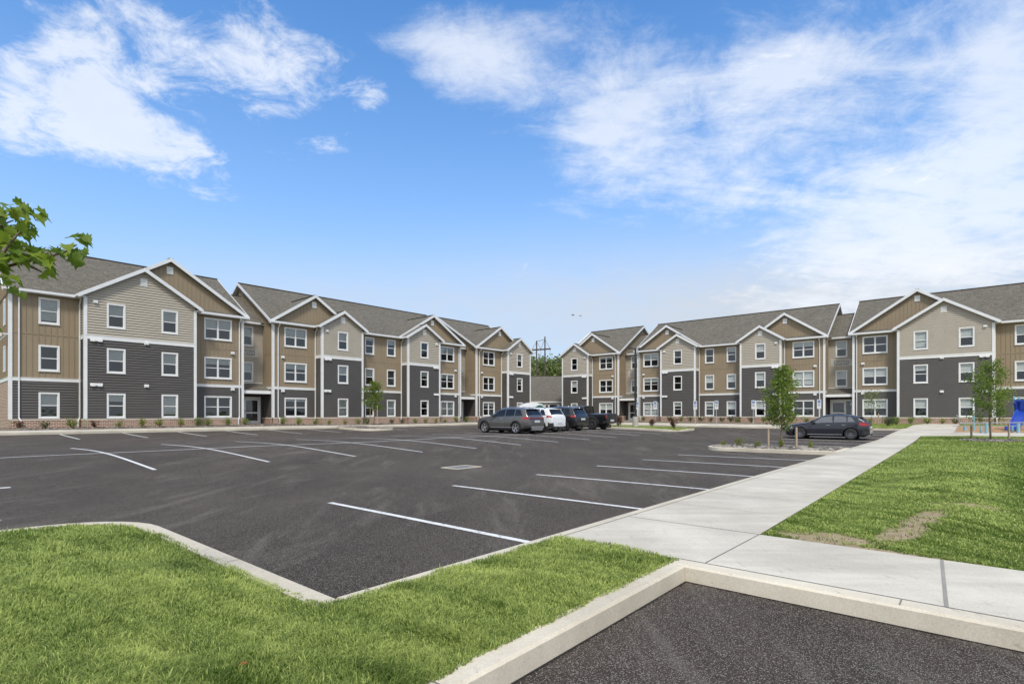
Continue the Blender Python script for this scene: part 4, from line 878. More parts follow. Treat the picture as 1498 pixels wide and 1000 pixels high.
m=MB(); m.lathe([(.001,.02),(.2,.02),(.22,0)],20,lambda a,b,c:(.55+a,-.93-c,1.12+b)); m.build('round_cover','paint_white',t)
m=MB()
for sg in (-1,1): m.lathe([(.001,.08),(.3,.08),(.32,0),(.3,-.08)],20,lambda a,b,c,sg=sg:(.1+a,sg*.85+c,.32+b))
m.box(-1.2,1.1,-.8,.8,.4,.5); m.build('wheel','rubber',t)
# ------------------------------------------------------------------ vegetation
def tree(name,loc,h,wid,nl,ls,label,leafm='leaf_green',seed=1,base_h=.22,cat='tree',group=None,trunk_r=.035,shape='oval',limbs=22,lean=0):
    r=np.random.default_rng(seed); root=empty(name,loc); tag(root,label,cat,group); m=MB(); nseg=7
    tp=[Vector((lean*h*(i/nseg)**1.5+.04*math.sin(i*1.7+seed),.04*math.cos(i*1.3+seed),-.15 if i==0 else h*.93*i/nseg)) for i in range(nseg+1)]
    m.tube(tp,[trunk_r*(1.15-.95*i/nseg) for i in range(nseg+1)],8); tk=m.build('trunk','bark',root,True)
    P_=[]; lm=MB()
    for i in range(limbs):
        f=base_h+(.96-base_h)*((i+r.random()*.8)/limbs); z=h*f; q=(z/(h*.93))*nseg; k=min(int(q),nseg-1); p0=tp[k].lerp(tp[k+1],min(1,q-k)); t_=(f-base_h)/(1-base_h)
        if shape=='oval': rad=wid/2*(math.sin(math.pi*min(1,.18+.82*t_)**.8)**.7+.12)
        elif shape=='cone': rad=wid/2*(1.05-.85*t_)
        else: rad=wid/2*(.6+.5*math.sin(math.pi*t_))
        rad*=.65+.55*r.random(); a=i*2.4+r.random()*.7; up=.5+.5*r.random(); d=Vector((math.cos(a),math.sin(a),0)); pts=[p0]
        for j in range(1,5): pts.append(p0+d*rad*j/4+Vector((0,0,rad*up*(j/4)**1.2))+Vector(r.normal(size=3))*.03*rad)
        lm.tube(pts,[trunk_r*.33*(1.1-.22*j) for j in range(5)],5,False)
        ncl=5
        for c in range(ncl):
            tt=.35+.65*(c+r.random())/ncl; q=tt*4; k2=min(int(q),3); cc=pts[k2].lerp(pts[k2+1],q-k2); P_.append((cc,rad*.20+.08*wid*.5))
    for c in range(6): P_.append((tp[-1]-Vector((0,0,h*.04*c)),wid*.07))
    lm.build('limb','bark',tk,True) if limbs else None
    cent=np.array([list(p[0]) for p in P_]); sg=np.array([p[1] for p in P_]); wgt=sg**1.3; idx=r.choice(len(cent),nl,p=wgt/wgt.sum()); pos=cent[idx]+r.normal(size=(nl,3))*sg[idx][:,None]*np.array([1,1,.75])*.8
    V,Ft=leaves(pos,ls*(.7+.6*r.random(nl)),.5,.18,.75,r); ct=r.random(len(cent)); tone=np.clip(.35+.55*(ct[idx]-.5)+.35*(r.random(nl)-.5)+.0,0,1)
    npmesh('crown',V,Ft,leafm,np.repeat(tone,4),root); return root
x,y=at(1144,640,23.3)[:2]; z=float(Hxy(x,y))+.12; ir=(x,y,z)
tree('young_tree',(x,y,z),3.6,1.2,4600,.08,'leafy young tree on the rock filled island left of the dark hatchback',seed=3,base_h=.2,limbs=30,trunk_r=.035)
x,y,z=unproj(1448,644,.15); ITR=(x,y,z)
tree('young_tree',(x,y,z),4.0,1.6,3800,.085,'young tree in a stone ring on the right lawn beside the climbing bars',seed=8,base_h=.2,limbs=24,trunk_r=.04)
x,y=at(547,619,49)[:2]; z=float(Hxy(x,y))+.14
tree('young_tree',(x,y,z),4.0,1.5,3000,.105,'young tree between two stakes in front of the left building',seed=5,base_h=.3,limbs=24,trunk_r=.045)
x,y=at(1275,620,45)[:2]; z=float(Hxy(x,y))+.14
tree('sapling',(x,y,z),2.9,1.5,260,.12,'thin sparse sapling on the grass behind the hatchback by the entrance',seed=6,base_h=.35,limbs=12,trunk_r=.02)
def stake(px,py,Y,h,label,tape=False,mat='wood_stake'):
    x,y=at(px,py,Y)[:2]; z=float(Hxy(x,y))+.1; s_=empty('tree_stake',(x,y,z)); tag(s_,label,'stake','stakes beside the young trees')
    m=MB(); m.box(-.035,.035,-.03,.03,-.1,h-.03); m.box(-.025,.025,-.022,.022,h-.03,h); m.build('post',mat,s_)
    if tape: m=MB(); m.box(-.10,-.036,-.034,.034,h*.42,h*.86); m.build('tape','tape_red',s_)
stake(1124,645,23.0,.85,'left wooden stake in the rock filled island'); stake(1165,647,22.2,.95,'right wooden stake in the rock filled island')
stake(541.5,619,49.5,2.0,'left thin stake beside the young tree at the left building'); stake(552,619,48.5,1.9,'right thin stake beside the young tree at the left building')
stake(1285,621,44.8,1.1,'stake beside the thin sapling on the grass by the entrance')
p=unproj(1421,640,.15); stake(1421,640,p[1],.72,'short stake left of the stone ring on the right lawn',mat='bark'); p=unproj(1476,642,.15); stake(1476,642,p[1],.88,'pale stake right of the stone ring on the right lawn')
# maple overhanging from the left edge
def maple():
    r=np.random.default_rng(21); Yd=3.3; bx,by=-4.25,3.35; bz=float(Hxy(bx,by))+.13; root=empty('maple_tree',(bx,by,bz)); tag(root,'maple tree whose leafy branch reaches in from the left edge of the photo','tree'); off=Vector((-bx,-by,-bz))
    m=MB(); m.tube([Vector((0,0,-.1)),Vector((.02,0,1.2)),Vector((-.03,.02,2.4)),Vector((0,0,3.6)),Vector((.03,0,4.6))],[.06,.055,.045,.03,.01],10); tk=m.build('trunk','bark',root,True)
    lim=[[(-230,470),(-90,425),(0,392),(33,384),(63,377),(92,370),(112,358)],[(-230,500),(-80,440),(-10,392),(12,360),(32,335),(42,312)],[(-230,420),(-100,380),(-30,350),(0,330),(20,322)],[(33,384),(50,392),(62,398)],[(12,360),(2,330),(0,310)],[(-90,425),(-30,415),(0,405),(8,402)]]
    lm=MB(); tips=[]
    for li,l in enumerate(lim):
        pts=[at(px,py,Yd+.10*math.sin(li*2+i*.8))+off for i,(px,py) in enumerate(l)]; lm.tube(pts,[.011*(1-.8*i/(len(l)-1))+.0015 for i in range(len(l))],6)
    lm.build('limb','bark',tk,True)
    # lobed leaf outline (tip first), unit length along +x
    out=[(0,0),(.12,-.16),(.05,-.42),(.28,-.34),(.36,-.52),(.52,-.30),(.62,-.34),(.70,-.12),(1,0),(.70,.12),(.62,.34),(.52,.30),(.36,.52),(.28,.34),(.05,.42),(.12,.16)]
    V=[];Fv=[];tone=[];spots=[]
    def scat(n,cx,cy,rx,ry):
        for _ in range(n): spots.append((cx+r.normal()*rx,cy+r.normal()*ry))
    scat(46,-6,352,22,22); scat(16,30,335,12,15); scat(9,40,308,7,6); scat(5,22,306,8,4); scat(18,22,372,20,9); scat(9,62,378,9,7); scat(7,78,372,8,6); scat(9,100,368,9,7); scat(6,122,350,7,6); scat(5,8,402,8,8); scat(4,20,420,6,6); scat(3,66,394,5,6); scat(40,-70,380,40,40); scat(5,48,372,6,5); scat(20,-20,310,22,10)
    for (px,py) in spots:
        if px>137 : px=134
        c=at(px,py,Yd+r.normal()*.10)+off; s=.066+.045*r.random(); yaw=r.normal()*.9+(0 if px>0 else r.random()*3); droop=-.15-.75*r.random(); roll=r.normal()*.6
        d=Vector((math.cos(yaw)*math.cos(droop),math.sin(yaw)*math.cos(droop),math.sin(droop))); sd_=Vector((-math.sin(yaw),math.cos(yaw),0)); nn=d.cross(sd_); sd2=sd_*math.cos(roll)+nn*math.sin(roll); nn=d.cross(sd2)
        b0=len(V); cv=.25+.3*r.random()
        V.append(c+d*s*.35); 
        for x_,y_ in out: V.append(c+d*s*x_+sd2*s*y_*.95-nn*s*(-cv*abs(y_)+.35*x_*x_*.5)*1.0)
        nO=len(out)
        for i in range(nO): Fv.append((b0,b0+1+i,b0+1+(i+1)%nO))
        tv=min(1,max(0,.45+r.normal()*.22)); tone+= [tv]*(nO+1)
    npmesh('leaf_cluster',np.array([list(v) for v in V]),np.array(Fv),'leaf_maple',np.array(tone),root)
maple()
# shrubs
def shrub_proto(kind,seed,label,group):
    r=np.random.default_rng(seed); root=empty('shrub',(0,0,0)); lm=MB(); n={'yellow':260,'green':300,'red':240,'dark':280}[kind]
    pos=[]
    for i in range(12):
        a=r.random()*6.28; rad=.26*r.random()**.5; hh=.3+.3*r.random(); tip=Vector((math.cos(a)*rad*1.25,math.sin(a)*rad*1.25,hh)); lm.tube([(0,0,-.05),tip*.5+Vector((0,0,.05)),tip],[.010,.007,.003],4,False)
        for _ in range(n//12): t_=.35+.7*r.random(); pos.append(np.array(tip)*t_+r.normal(size=3)*.055)
    lm.build('stem','bark',root); pos=np.array(pos); V,Ft=leaves(pos,.075*(.7+.7*r.random(len(pos))),.6,.2,.55,r)
    mt={'yellow':'leaf_yellow','green':'leaf_bush','red':'leaf_red','dark':'leaf_dark'}[kind]
    tone=np.clip(.45+r.normal(size=len(pos))*.25,0,1); npmesh('foliage',V,Ft,mt,np.repeat(tone,4),root)
    if kind=='red':
        k2=r.choice(len(pos),len(pos)//2,False); V,Ft=leaves(pos[k2]*.9,.07,.6,.2,.55,r); npmesh('green_foliage',V,Ft,'leaf_dark',np.repeat(tone[k2],4),root)
    return root
protos={}
def shrub(kind,x,y,z,s,label,group):
    if kind not in protos: o=shrub_proto(kind,{'yellow':1,'green':2,'red':3,'dark':4}[kind],label,group); protos[kind]=o
    else: o=copy_tree(protos[kind])
    o.location=(x,y,z); o.rotation_euler=(0,0,rr_.random()*6.28); o.scale=(s,s,s*(.9+.25*rr_.random())); tag(o,label,'shrub',group)
rr_=random.Random(4)
col={'yellow':'yellow green','green':'bright green','red':'reddish','dark':'dark green'}; ordn=['first','second','third','fourth','fifth','sixth','seventh','eighth','ninth','tenth','eleventh','twelfth']
def pxs(px,B,t): # where photo column px crosses the line t of a facade
    d,n_,o=B; u=(px-CX)/F; c=n_.dot(o)+t; k=c/(n_.x*u+n_.y); return (u*k,k)
FL=(dL,nL,oL); FR=(dR,nR,oR); cnt={}
rowL=[(27,'red','under the leftmost ground floor window'),(66,'dark','under the leftmost ground floor window'),(106,'green','by the first downspout of the wide bay'),(139,'red','under the wide charcoal bay'),(176,'yellow','under the wide charcoal bay'),(208,'yellow','under the wide charcoal bay'),(234,'yellow','under the wide charcoal bay'),(264,'yellow','under the wide charcoal bay'),(290,'green','under the double window left of the first entrance'),(304,'green','under the double window left of the first entrance'),(333,'green','under the double window left of the first entrance'),(359,'green','at the first entrance door'),(414,'green','under the double window right of the first entrance'),(437,'green','under the double window right of the first entrance'),(461,'green','under the double window right of the first entrance'),(482,'yellow','under the second bay'),(504,'yellow','under the second bay'),(523,'yellow','just left of the staked young tree'),(537,'green','at the foot of the staked young tree'),(573,'dark','just right of the staked young tree'),(588,'dark','before the third bay'),(608,'green','under the third bay'),(622,'green','under the third bay'),(638,'yellow','under the third bay'),(651,'green','left of the second entrance'),(668,'green','left of the second entrance'),(682,'green','at the second entrance')]
rowR=[(941,'green','by the entrance behind the lamp post'),(979,'dark','under the left bay'),(996,'green','under the left bay'),(1010,'dark','under the left bay'),(1026,'dark','under the paired single windows'),(1040,'dark','under the paired single windows'),(1056,'dark','under the paired single windows'),(1069,'dark','under the paired single windows'),(1079,'yellow','under the paired single windows'),(1099,'dark','under the middle bay'),(1117,'green','under the middle bay'),(1158,'green','behind the nose of the hatchback'),(1179,'green','behind the bonnet of the hatchback'),(1273,'green','behind the tail of the hatchback'),(1332,'green','under the wide bay beside the paved path'),(1357,'green','under the wide bay beside the paved path'),(1378,'yellow','under the wide bay beside the paved path'),(1398,'dark','under the wide bay by the playground')]
for row,B,nm,tt in ((rowL,FL,'left building',1.75),(rowR,FR,'right building',1.9)):
    for px,kd,wh in row:
        x,y=pxs(px,B,tt); key=(nm,kd,wh); cnt[key]=cnt.get(key,0)+1
        tot=sum(1 for q in row if q[1]==kd and q[2]==wh); pre=(ordn[cnt[key]-1]+' ') if tot>1 else ''; z=float(Hxy(x,y))+.13
        shrub(kd,x,y,z,(.95 if B is FL else 1.05)*(.85+.3*rr_.random()),f'{pre}{col[kd]} shrub {wh}, {nm}','shrubs along the building fronts')
for px,py,kd,s,lb in ((904,624,'red',1.5,'reddish shrub left of the lamp post on the grass island'),(954,624,'red',1.0,'small reddish shrub just right of the lamp post on the grass island'),(986,627,'red',1.35,'reddish shrub at the right end of the grass island'),(1299,620,'dark',1.3,'round dark shrub on the grass behind the hatchback'),(1311,617,'green',1.2,'green shrub behind the round dark one near the hatchback tail')):
    x,y,z=unproj(px,py,.14); 
    if py<622: x,y=at(px,py,43 if px==1299 else 46)[:2]; z=float(Hxy(x,y))+.13
    shrub(kd,x,y,z,s,lb,'shrubs on the grass')
# low plants on the rock filled island
r=np.random.default_rng(5)
for i,(a,b_) in enumerate(((24.6,8.5),(25.2,8.0),(24.9,7.1),(25.3,6.3),(25.0,5.1))):
    x,y=W(a,b_); shrub('yellow',x,y,float(Hab(a,b_))+.12,.55+.1*(i%2),f'{ordn[i]} low green plant from the left on the rock filled island','low plants on the rock island')
# stones as one mass
def stones(name,poly_fn,n,s0,s1,label,seed):
    r=np.random.default_rng(seed); ico=[]; bm=bmesh.new(); bmesh.ops.create_icosphere(bm,subdivisions=1,radius=1); vs=np.array([list(v.co) for v in bm.verts]); fs=np.array([[v.index for v in f.verts] for f in bm.faces]); bm.free(); VV=[];FF=[]; k=0
    for i in range(n):
        a,b_,dz=poly_fn(r); x,y=W(a,b_); z=float(Hab(a,b_))+dz; s=s0+(s1-s0)*r.random()**2; v=vs*(1+.25*r.normal(size=(len(vs),1)))*np.array([1,.6+.5*r.random(),.45+.3*r.random()])*s; t_=r.random()*6.28; c,sn=math.cos(t_),math.sin(t_); v=np.stack([v[:,0]*c-v[:,1]*sn,v[:,0]*sn+v[:,1]*c,v[:,2]],1)+np.array([x,y,z+s*.25]); VV.append(v); FF.append(fs+k); k+=len(vs)
    o=npmesh(name,np.concatenate(VV),np.concatenate(FF),'stone'); tag(o,label,'stones',kind='stuff')
stones('rock_pile',lambda r:(24.0+2.2*r.random(),4.1+4.6*r.random(),.12),1500,.04,.12,'grey and tan river stones filling the kerbed island beside the hatchback',1)
stones('rock_pile',lambda r:(24.5+2.3*r.random(),35.8+4.4*r.random(),.12),900,.04,.12,'river stones filling the small kerbed island before the left building',2)
ia,ib=AB(ITR[0],ITR[1])
stones('rock_pile',lambda r:(lambda t_,q:(ia+q*math.cos(t_)*1.15,ib+q*math.sin(t_)*1.15,.15))(r.random()*6.28,r.random()**.5),500,.03,.09,'ring of grey stones round the young tree on the right lawn',3)
stones('rock_pile',lambda r:(5+40*r.random(),42.1+2.4*r.random(),.14),2500,.03,.08,'pale stones scattered along the bed of the left building',4)
# grass blades
def blades(name,pts,h,w,label,seed,tonef=None):
    r=np.random.default_rng(seed); n=len(pts); ang=r.random(n)*6.283; lean=.25+1.15*r.random(n)*np.clip(.8+.5*fbm(pts[:,0],pts[:,1],4.3),.3,1.4); la=3.0*fbm(pts[:,0]+3,pts[:,1]-5,7.5)+r.random(n)*3.6; d=np.stack([np.cos(ang),np.sin(ang),0*ang],1)*w[:,None]*.5; L=np.stack([np.cos(la),np.sin(la),0*la],1)*(h*lean)[:,None]; up=np.stack([0*h,0*h,h],1)
    p0=pts-d; p1=pts+d; m0=pts+L*.35+up*.6-d*.75; m1=pts+L*.35+up*.6+d*.75; t_=pts+L+up*(1-.42*lean)[:,None]
    V=np.stack([p0,p1,m1,m0,t_],1).reshape(-1,3); b=np.arange(n)*5; Ft=np.concatenate([np.stack([b,b+1,b+2],1),np.stack([b,b+2,b+3],1),np.stack([b+3,b+2,b+4],1)])
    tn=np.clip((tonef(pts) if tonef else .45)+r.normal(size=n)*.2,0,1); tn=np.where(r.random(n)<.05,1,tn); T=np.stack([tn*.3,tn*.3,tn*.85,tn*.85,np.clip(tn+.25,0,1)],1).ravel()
    o=npmesh(name,V,Ft,'grass_blade',T); tag(o,label,'grass',kind='stuff'); return o
_ph=np.random.default_rng(2).random((24,3))*6.28
def fbm(x,y,s=1.0,sx=1,sy=1,rot=0):
    c,sn=math.cos(rot),math.sin(rot); u=(x*c+y*sn)*sx*s; v=(-x*sn+y*c)*sy*s; o=0
    for i in range(12):
        a=_ph[i,0]; f=1.0*1.42**i*.9; o=o+np.sin(u*f*math.cos(a)+v*f*math.sin(a)+_ph[i,1]+1.4*np.sin(v*f*.6*math.cos(a+1)+_ph[i,2]))/(1.25**i)
    return o/3.2
def grass_region(n,rmin,rmax,test,mfun,seed):
    r=np.random.default_rng(seed); rad=rmin*np.exp(r.random(n)*math.log(rmax/rmin)); ua=np.arctan(-.99)+r.random(n)*(np.arctan(.99)-np.arctan(-.99)); x=np.sin(ua)*rad; y=np.cos(ua)*rad
    a=sT*x+cT*y; b=-cT*x+sT*y; k=test(a,b); x,y,a,b=x[k],y[k],a[k],b[k]; z=Hab(a,b)+mfun(a,b); return np.stack([x,y,z],1),np.hypot(x,y)
def testA(a,b):
    jj=.03*fbm(a,b,9); strip=(b>2.24+jj)&(b<KB-.14+jj)&(a<5.19+jj)&(a>-6)
    left=(a<2.17+jj)&(b>=KB-.2)&(b<9.21)&~((a>1.06)&(b>8.1)&(np.hypot(a-1.06,b-8.1)>1.09)); return strip|left
pts,d_=grass_region(700000,1.6,11.5,testA,lambda a,b:.13+mound(a,b),11)
r=np.random.default_rng(3); hh=(.030+.034*r.random(len(pts)))*(1+.30*fbm(pts[:,0],pts[:,1],2.2)+.40*fbm(pts[:,0]+9,pts[:,1],9)); hh=np.maximum(hh,.015)*np.where(r.random(len(pts))<.015,1.7,1)
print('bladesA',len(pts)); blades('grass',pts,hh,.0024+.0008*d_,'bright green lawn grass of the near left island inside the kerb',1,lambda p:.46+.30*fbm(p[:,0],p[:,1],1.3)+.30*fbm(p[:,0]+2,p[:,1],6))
def bare(x,y):
    o=np.zeros(len(x))
    for cx,cy,rx,ry,an in BARE:
        c,s=math.cos(an),math.sin(an); u=((x-cx)*c+(y-cy)*s)/rx; v=((y-cy)*c-(x-cx)*s)/ry; o=np.maximum(o,np.exp(-(u*u+v*v)**1.5))
    return o
def testB(a,b): return (a>6.95)&(a<40.1)&(b<np.interp(a,[6.9,39,39.6,40.2],[WB-.03,2.2,1.35,.15]))&(b>-30)
pts,d_=grass_region(620000,6.0,55,testB,lambda a,b:.14+mound2(a,b),12); r=np.random.default_rng(4); bv=bare(pts[:,0],pts[:,1])*(.85+.9*fbm(pts[:,0],pts[:,1],3.2))+.12*fbm(pts[:,0],pts[:,1],7); k=r.random(len(pts))>np.clip((bv-.30)*2.6,0,.93); pts,d_=pts[k],d_[k]
def toneB(p):
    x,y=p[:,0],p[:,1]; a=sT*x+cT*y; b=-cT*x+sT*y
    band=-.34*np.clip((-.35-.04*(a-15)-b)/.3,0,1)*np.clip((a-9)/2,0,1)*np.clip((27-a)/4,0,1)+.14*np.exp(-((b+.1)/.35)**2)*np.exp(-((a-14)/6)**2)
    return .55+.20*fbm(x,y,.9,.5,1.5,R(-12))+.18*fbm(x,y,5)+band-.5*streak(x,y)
def streak(x,y):   # seams between strips of turf
    q=x+.10*y+.10*np.sin(y*.9)+.5*np.sin(y*.13); o=np.zeros(len(x))
    for s0,w_,ln,th in ((.62,.075,2.3,.5),(1.1,.10,3.7,.55)):
        k=np.round(q/s0); d=np.abs(q-k*s0-.12*np.sin(k*3.1)); h=np.mod(np.sin(k*12.9898+np.floor(y/ln+k*.37)*78.233)*43758.5,1); o=np.maximum(o,np.clip(1.3-d/w_,0,1)*(h>th))
    return o
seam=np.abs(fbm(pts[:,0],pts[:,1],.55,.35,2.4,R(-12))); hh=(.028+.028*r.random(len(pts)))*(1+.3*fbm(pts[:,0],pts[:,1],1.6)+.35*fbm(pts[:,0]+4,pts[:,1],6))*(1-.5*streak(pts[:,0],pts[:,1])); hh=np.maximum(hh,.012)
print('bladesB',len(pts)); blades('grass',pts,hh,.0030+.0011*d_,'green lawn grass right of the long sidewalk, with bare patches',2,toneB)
for q,(ra,rb,lb) in enumerate((((39.1,43.0),(17,28.2),'short grass on the kerbed island of the lamp post'),((48.8,53),(4.0,7.3),'short grass strip behind the hatchback'))):
    r=np.random.default_rng(40+q); n=16000; a=ra[0]+(ra[1]-ra[0])*r.random(n); b=rb[0]+(rb[1]-rb[0])*r.random(n); p=np.stack([sT*a-cT*b,cT*a+sT*b,Hab(a,b)+.13],1); blades('grass',p,.05+.05*r.random(n),np.full(n,.05),lb,50+q)
# tiny orange flower and weeds in the near grass
p=unproj(356,976,.19); m=MB()
for i in range(6): 
    a=i*1.047; m.face([(0,0,0),(.018*math.cos(a-.3),.018*math.sin(a-.3),.008),(.028*math.cos(a),.028*math.sin(a),.004),(.018*math.cos(a+.3),.018*math.sin(a+.3),.010)])
o=m.build('flower','orange_petal',None,False,(p[0],p[1],p[2]+.02)); tag(o,'small orange petal lying in the near left grass','flower')
# ------------------------------------------------------------------ clubhouse, poles, signs, playground
cx,cy=at(799,600,79)[:2]; ch=empty('clubhouse',(cx,cy,GRADE)); tag(ch,'low single storey building with a big shingle roof and white columns between the two wings','building')
m=MB(); e0,e1,zr=2.66,7.0,8.6
roofpoly(m,[(-9,-.5,e0),(9,-.5,e0),(9,zr,e1),(-9,zr,e1)],(0,0,0),(1,0,0),(0,9,4.3)); roofpoly(m,[(-9,18,e0),(9,18,e0),(9,zr,e1),(-9,zr,e1)],(0,0,0),(1,0,0),(0,-9,4.3)); m.box(-9,9,zr-.12,zr+.12,e1-.02,e1+.04); m.build('roof','shingle',ch)
m=MB(); m.box(-9,9,-.62,-.5,e0-.18,e0); m.box(-9,9,-.3,-.1,e0-.5,e0-.24); m.build('fascia','white_trim',ch)
for x in (-2.05,-1.45,-.2,.35,1.75,4.2,-4.5): m=MB(); m.box(x-.14,x+.14,-.34,-.06,0,e0-.5); m.box(x-.19,x+.19,-.39,-.01,0,.2); m.box(x-.18,x+.18,-.38,-.02,e0-.62,e0-.5); m.build('column','white_trim',ch)
m=MB(); lap_wall(m,(-9,2.6),(9,2.6),0,e0+.6,[(2+3*i,3.2+3*i,.6,2.2) for i in range(5)]); m.v=[(x,y-.0,z) for x,y,z in m.v]; m.build('wall','dark_siding',ch)
for i in range(5): 
    m=MB(); x=-7+3*i; 
    for q in ((x-.1,x,.5,2.3),(x+1.2,x+1.3,.5,2.3),(x,x+1.2,.5,.6),(x,x+1.2,2.2,2.3),(x,x+1.2,1.37,1.43)): m.box(q[0],q[1],2.52,2.6,q[2],q[3])
    fr=m.build('window','white_trim',ch); m=MB(); m.face([(x,2.62,.6),(x+1.2,2.62,.6),(x+1.2,2.62,2.2),(x,2.62,2.2)]); m.build('pane','car_glass',fr)
m=MB(); m.box(-9,9,-.9,3,-.4,.02); m.build('porch_floor','concrete_base',ch)
# trees beyond
bt=[(772,185,19,13,'green tree far behind the left end wall'),(787,170,16.6,12,'bright green tree behind the clubhouse beneath the power poles'),(801,175,17.6,12,'rounded tree behind the middle of the clubhouse roof'),(811,190,16.6,11,'low tree behind the clubhouse roof ridge'),(823,172,18.2,12,'tall loose tree behind the right end wall')]
for i,(px,Y,h,wd,lb) in enumerate(bt):
    x,y=at(px,600,Y)[:2]; tree('background_tree',(x,y,-1.3),h*1.02,wd,2600,.8,lb,'leaf_far',60+i,.22,'tree','trees behind the clubhouse',.2,'oval',26)
# H-frame power pole
px0=at(785,600,150); hp=empty('power_pole',(px0.x,px0.y,-1.4),R(-28)); tag(hp,'dark H frame power pole with crossarm rising behind the clubhouse','power pole')
for x in (-.0,2.55): m=MB(); m.tube([(x,0,-.5),(x,0,22.6 if x>0 else 21.6)],[.26,.17],10); m.build('pole','dark_pole_wood',hp)
m=MB(); m.box(-1.7,4.3,-.12,.12,18.9,19.3); m.build('crossarm','dark_pole_wood',hp)
m=MB(); m.bar((0,0,7.5),(2.55,0,14.5),.12,.12); m.bar((2.55,0,7.5),(0,0,14.5),.12,.12); m.bar((0,0,21.4),(2.55,0,21.8),.1,.1); m.bar((0,0,21.3),(-1.4,0,19.3),.07,.07); m.bar((2.55,0,21.9),(4.0,0,19.3),.07,.07); m.bar((2.55,0,21.9),(1.27,0,19.3),.07,.07); m.bar((0,0,21.3),(1.27,0,19.3),.07,.07); m.build('brace','dark_pole_wood',hp)
for x in (-1.5,1.27,4.1): 
    m=MB(); m.lathe([(.02,18.9),(.1,18.7),(.04,18.5),(.1,18.3),(.04,18.1),(.1,17.9),(.04,17.7),(.08,17.4),(.01,17.2)],8,lambda a,b,c,x=x:(x+a,b,c)); m.build('insulator','galvanized',hp)
for k,x in enumerate((-1.5,1.27,4.1)):
    m=MB(); pts=[]
    for j in range(13): t_=j/12; pts.append((x+6*t_,.0-60*t_*0-0+70*t_,17.2-7*4*t_*(1-t_)*.6-2*t_))
    m.tube(pts,.035,4); m.build('wire','black_metal',hp)
# lamp post
a_,b_=40.6,21.3; x,y=W(a_,b_); u_=(929.5-CX)/F; y=44.7; x=u_*y; z=float(Hxy(x,y))+.14
lp=empty('lamp_post',(x,y,z),R(0)); tag(lp,'tall black parking lot lamp post on a concrete pedestal','lamp post')
m=MB(); m.lathe([(.23,-.2),(.23,.84),(.20,.86),(.001,.87)],24); m.build('pedestal','concrete_base',lp)
m=MB(); m.box(-.07,.07,-.07,.07,.9,6.55); m.box(-.14,.14,-.14,.14,.865,.93); m.build('pole','black_metal',lp)
for sg in (-1,1):
    m=MB(); m.bar((sg*.05,0,6.5),(sg*.25,0,6.53),.06,.06); m.box(min(sg*.22,sg*.62),max(sg*.22,sg*.62),-.17,.17,6.50,6.58); m.build('lamp_head','black_metal',lp)
# accessible parking signs
def sign(px,py_top,lb,blue,Y,tall=1.0):
    u_=(px-CX)/F; x=u_*Y; z=float(Hxy(x,Y))+.15; s_=empty('parking_sign',(x,Y,z),R(-49.4)*0+math.atan2(-x,Y)*0.0+R(-8)); tag(s_,lb,'sign','accessible parking signs')
    m=MB(); m.box(-.03,.03,-.02,.02,-.1,2.3); m.build('post','galvanized',s_)
    m=MB(); m.box(-.17,.17,-.035,-.022,1.45,2.25); fc=m.build('sign_face','sign_white',s_)
    m=MB(); m.box(-.11,.11,-.042,-.037,1.95,2.19); sy=m.build('symbol_panel','sign_blue',fc)
    m=MB(); c=(0,2.03)   # wheelchair symbol
    m.tube([(c[0]-.01+.055*math.cos(R(t_)),-.045,c[1]+.055*math.sin(R(t_))) for t_ in range(110,400,24)],.009,4); m.bar((-.01,-.045,2.13),(-.005,-.045,2.06),.02,.006); m.bar((-.005,-.045,2.06),(.05,-.045,2.06),.006,.02); m.bar((.05,-.045,2.06),(.07,-.045,1.98),.02,.006); m.lathe([(.001,.003),(.018,.003),(.018,0)],10,lambda a,b,cc:(-.012+a,-.047-cc,2.155+b)); m.build('wheelchair_symbol','sign_white',sy)
    m=MB()
    for i,w_ in enumerate((.10,.12,.08)): m.box(-w_,w_,-.041,-.037,1.83-i*.075,1.855-i*.075)
    m.build('lettering','sign_blue' if blue else 'black_metal',fc)
for i,(px,lb,bl,Y) in enumerate(((932,'parking sign standing against the downspout right of the lamp post',True,55.5),(958.5,'parking sign in front of the double window right of the lamp post',False,53),(1017,'parking sign standing before the downspout of the left bay',True,51.5),(1048,'parking sign between the paired single windows',False,50.5),(1102,'parking sign at the left edge of the middle bay window',False,49.5),(1198,'parking sign above the bonnet of the hatchback by the entrance',True,46.5))): sign(px,0,lb,bl,Y)
# playground: blue slide with tower, teal balance bars
def gp(px,Y,dz=.12): u_=(px-CX)/F; x=u_*Y; return Vector((x,Y,float(Hxy(x,Y))+dz))
o_=gp(1494,35.6); pg=empty('playground_slide',o_,R(32)); pg.scale=(.82,.82,.80); tag(pg,'blue plastic playground slide with a teal posted tower at the right edge','slide')
m=MB(); path=[(-2.35,.0,.12),(-1.9,.0,.16),(-1.4,0,.30),(-.9,0,.66),(-.3,0,1.12),(.25,0,1.55),(.6,0,1.68)]
for (p0,p1) in zip(path[:-1],path[1:]):
    for (ya,za,yb,zb) in ((-.26,0,.26,0),(-.26,0,-.34,.17),(-.34,.17,-.40,.17),(.26,0,.34,.17),(.34,.17,.40,.17),(-.40,.17,-.36,-.08),(.40,.17,.36,-.08),(-.36,-.08,.36,-.08)):
        m.face([(p0[0],ya,p0[2]+za),(p1[0],ya,p1[2]+za),(p1[0],yb,p1[2]+zb),(p0[0],yb,p0[2]+zb)])
m.face([(-2.35,-.4,.29),(-2.35,-.36,.04),(-2.35,.36,.04),(-2.35,.4,.29),(-2.35,.26,.12),(-2.35,-.26,.12)]); m.build('slide_chute','play_blue',pg)
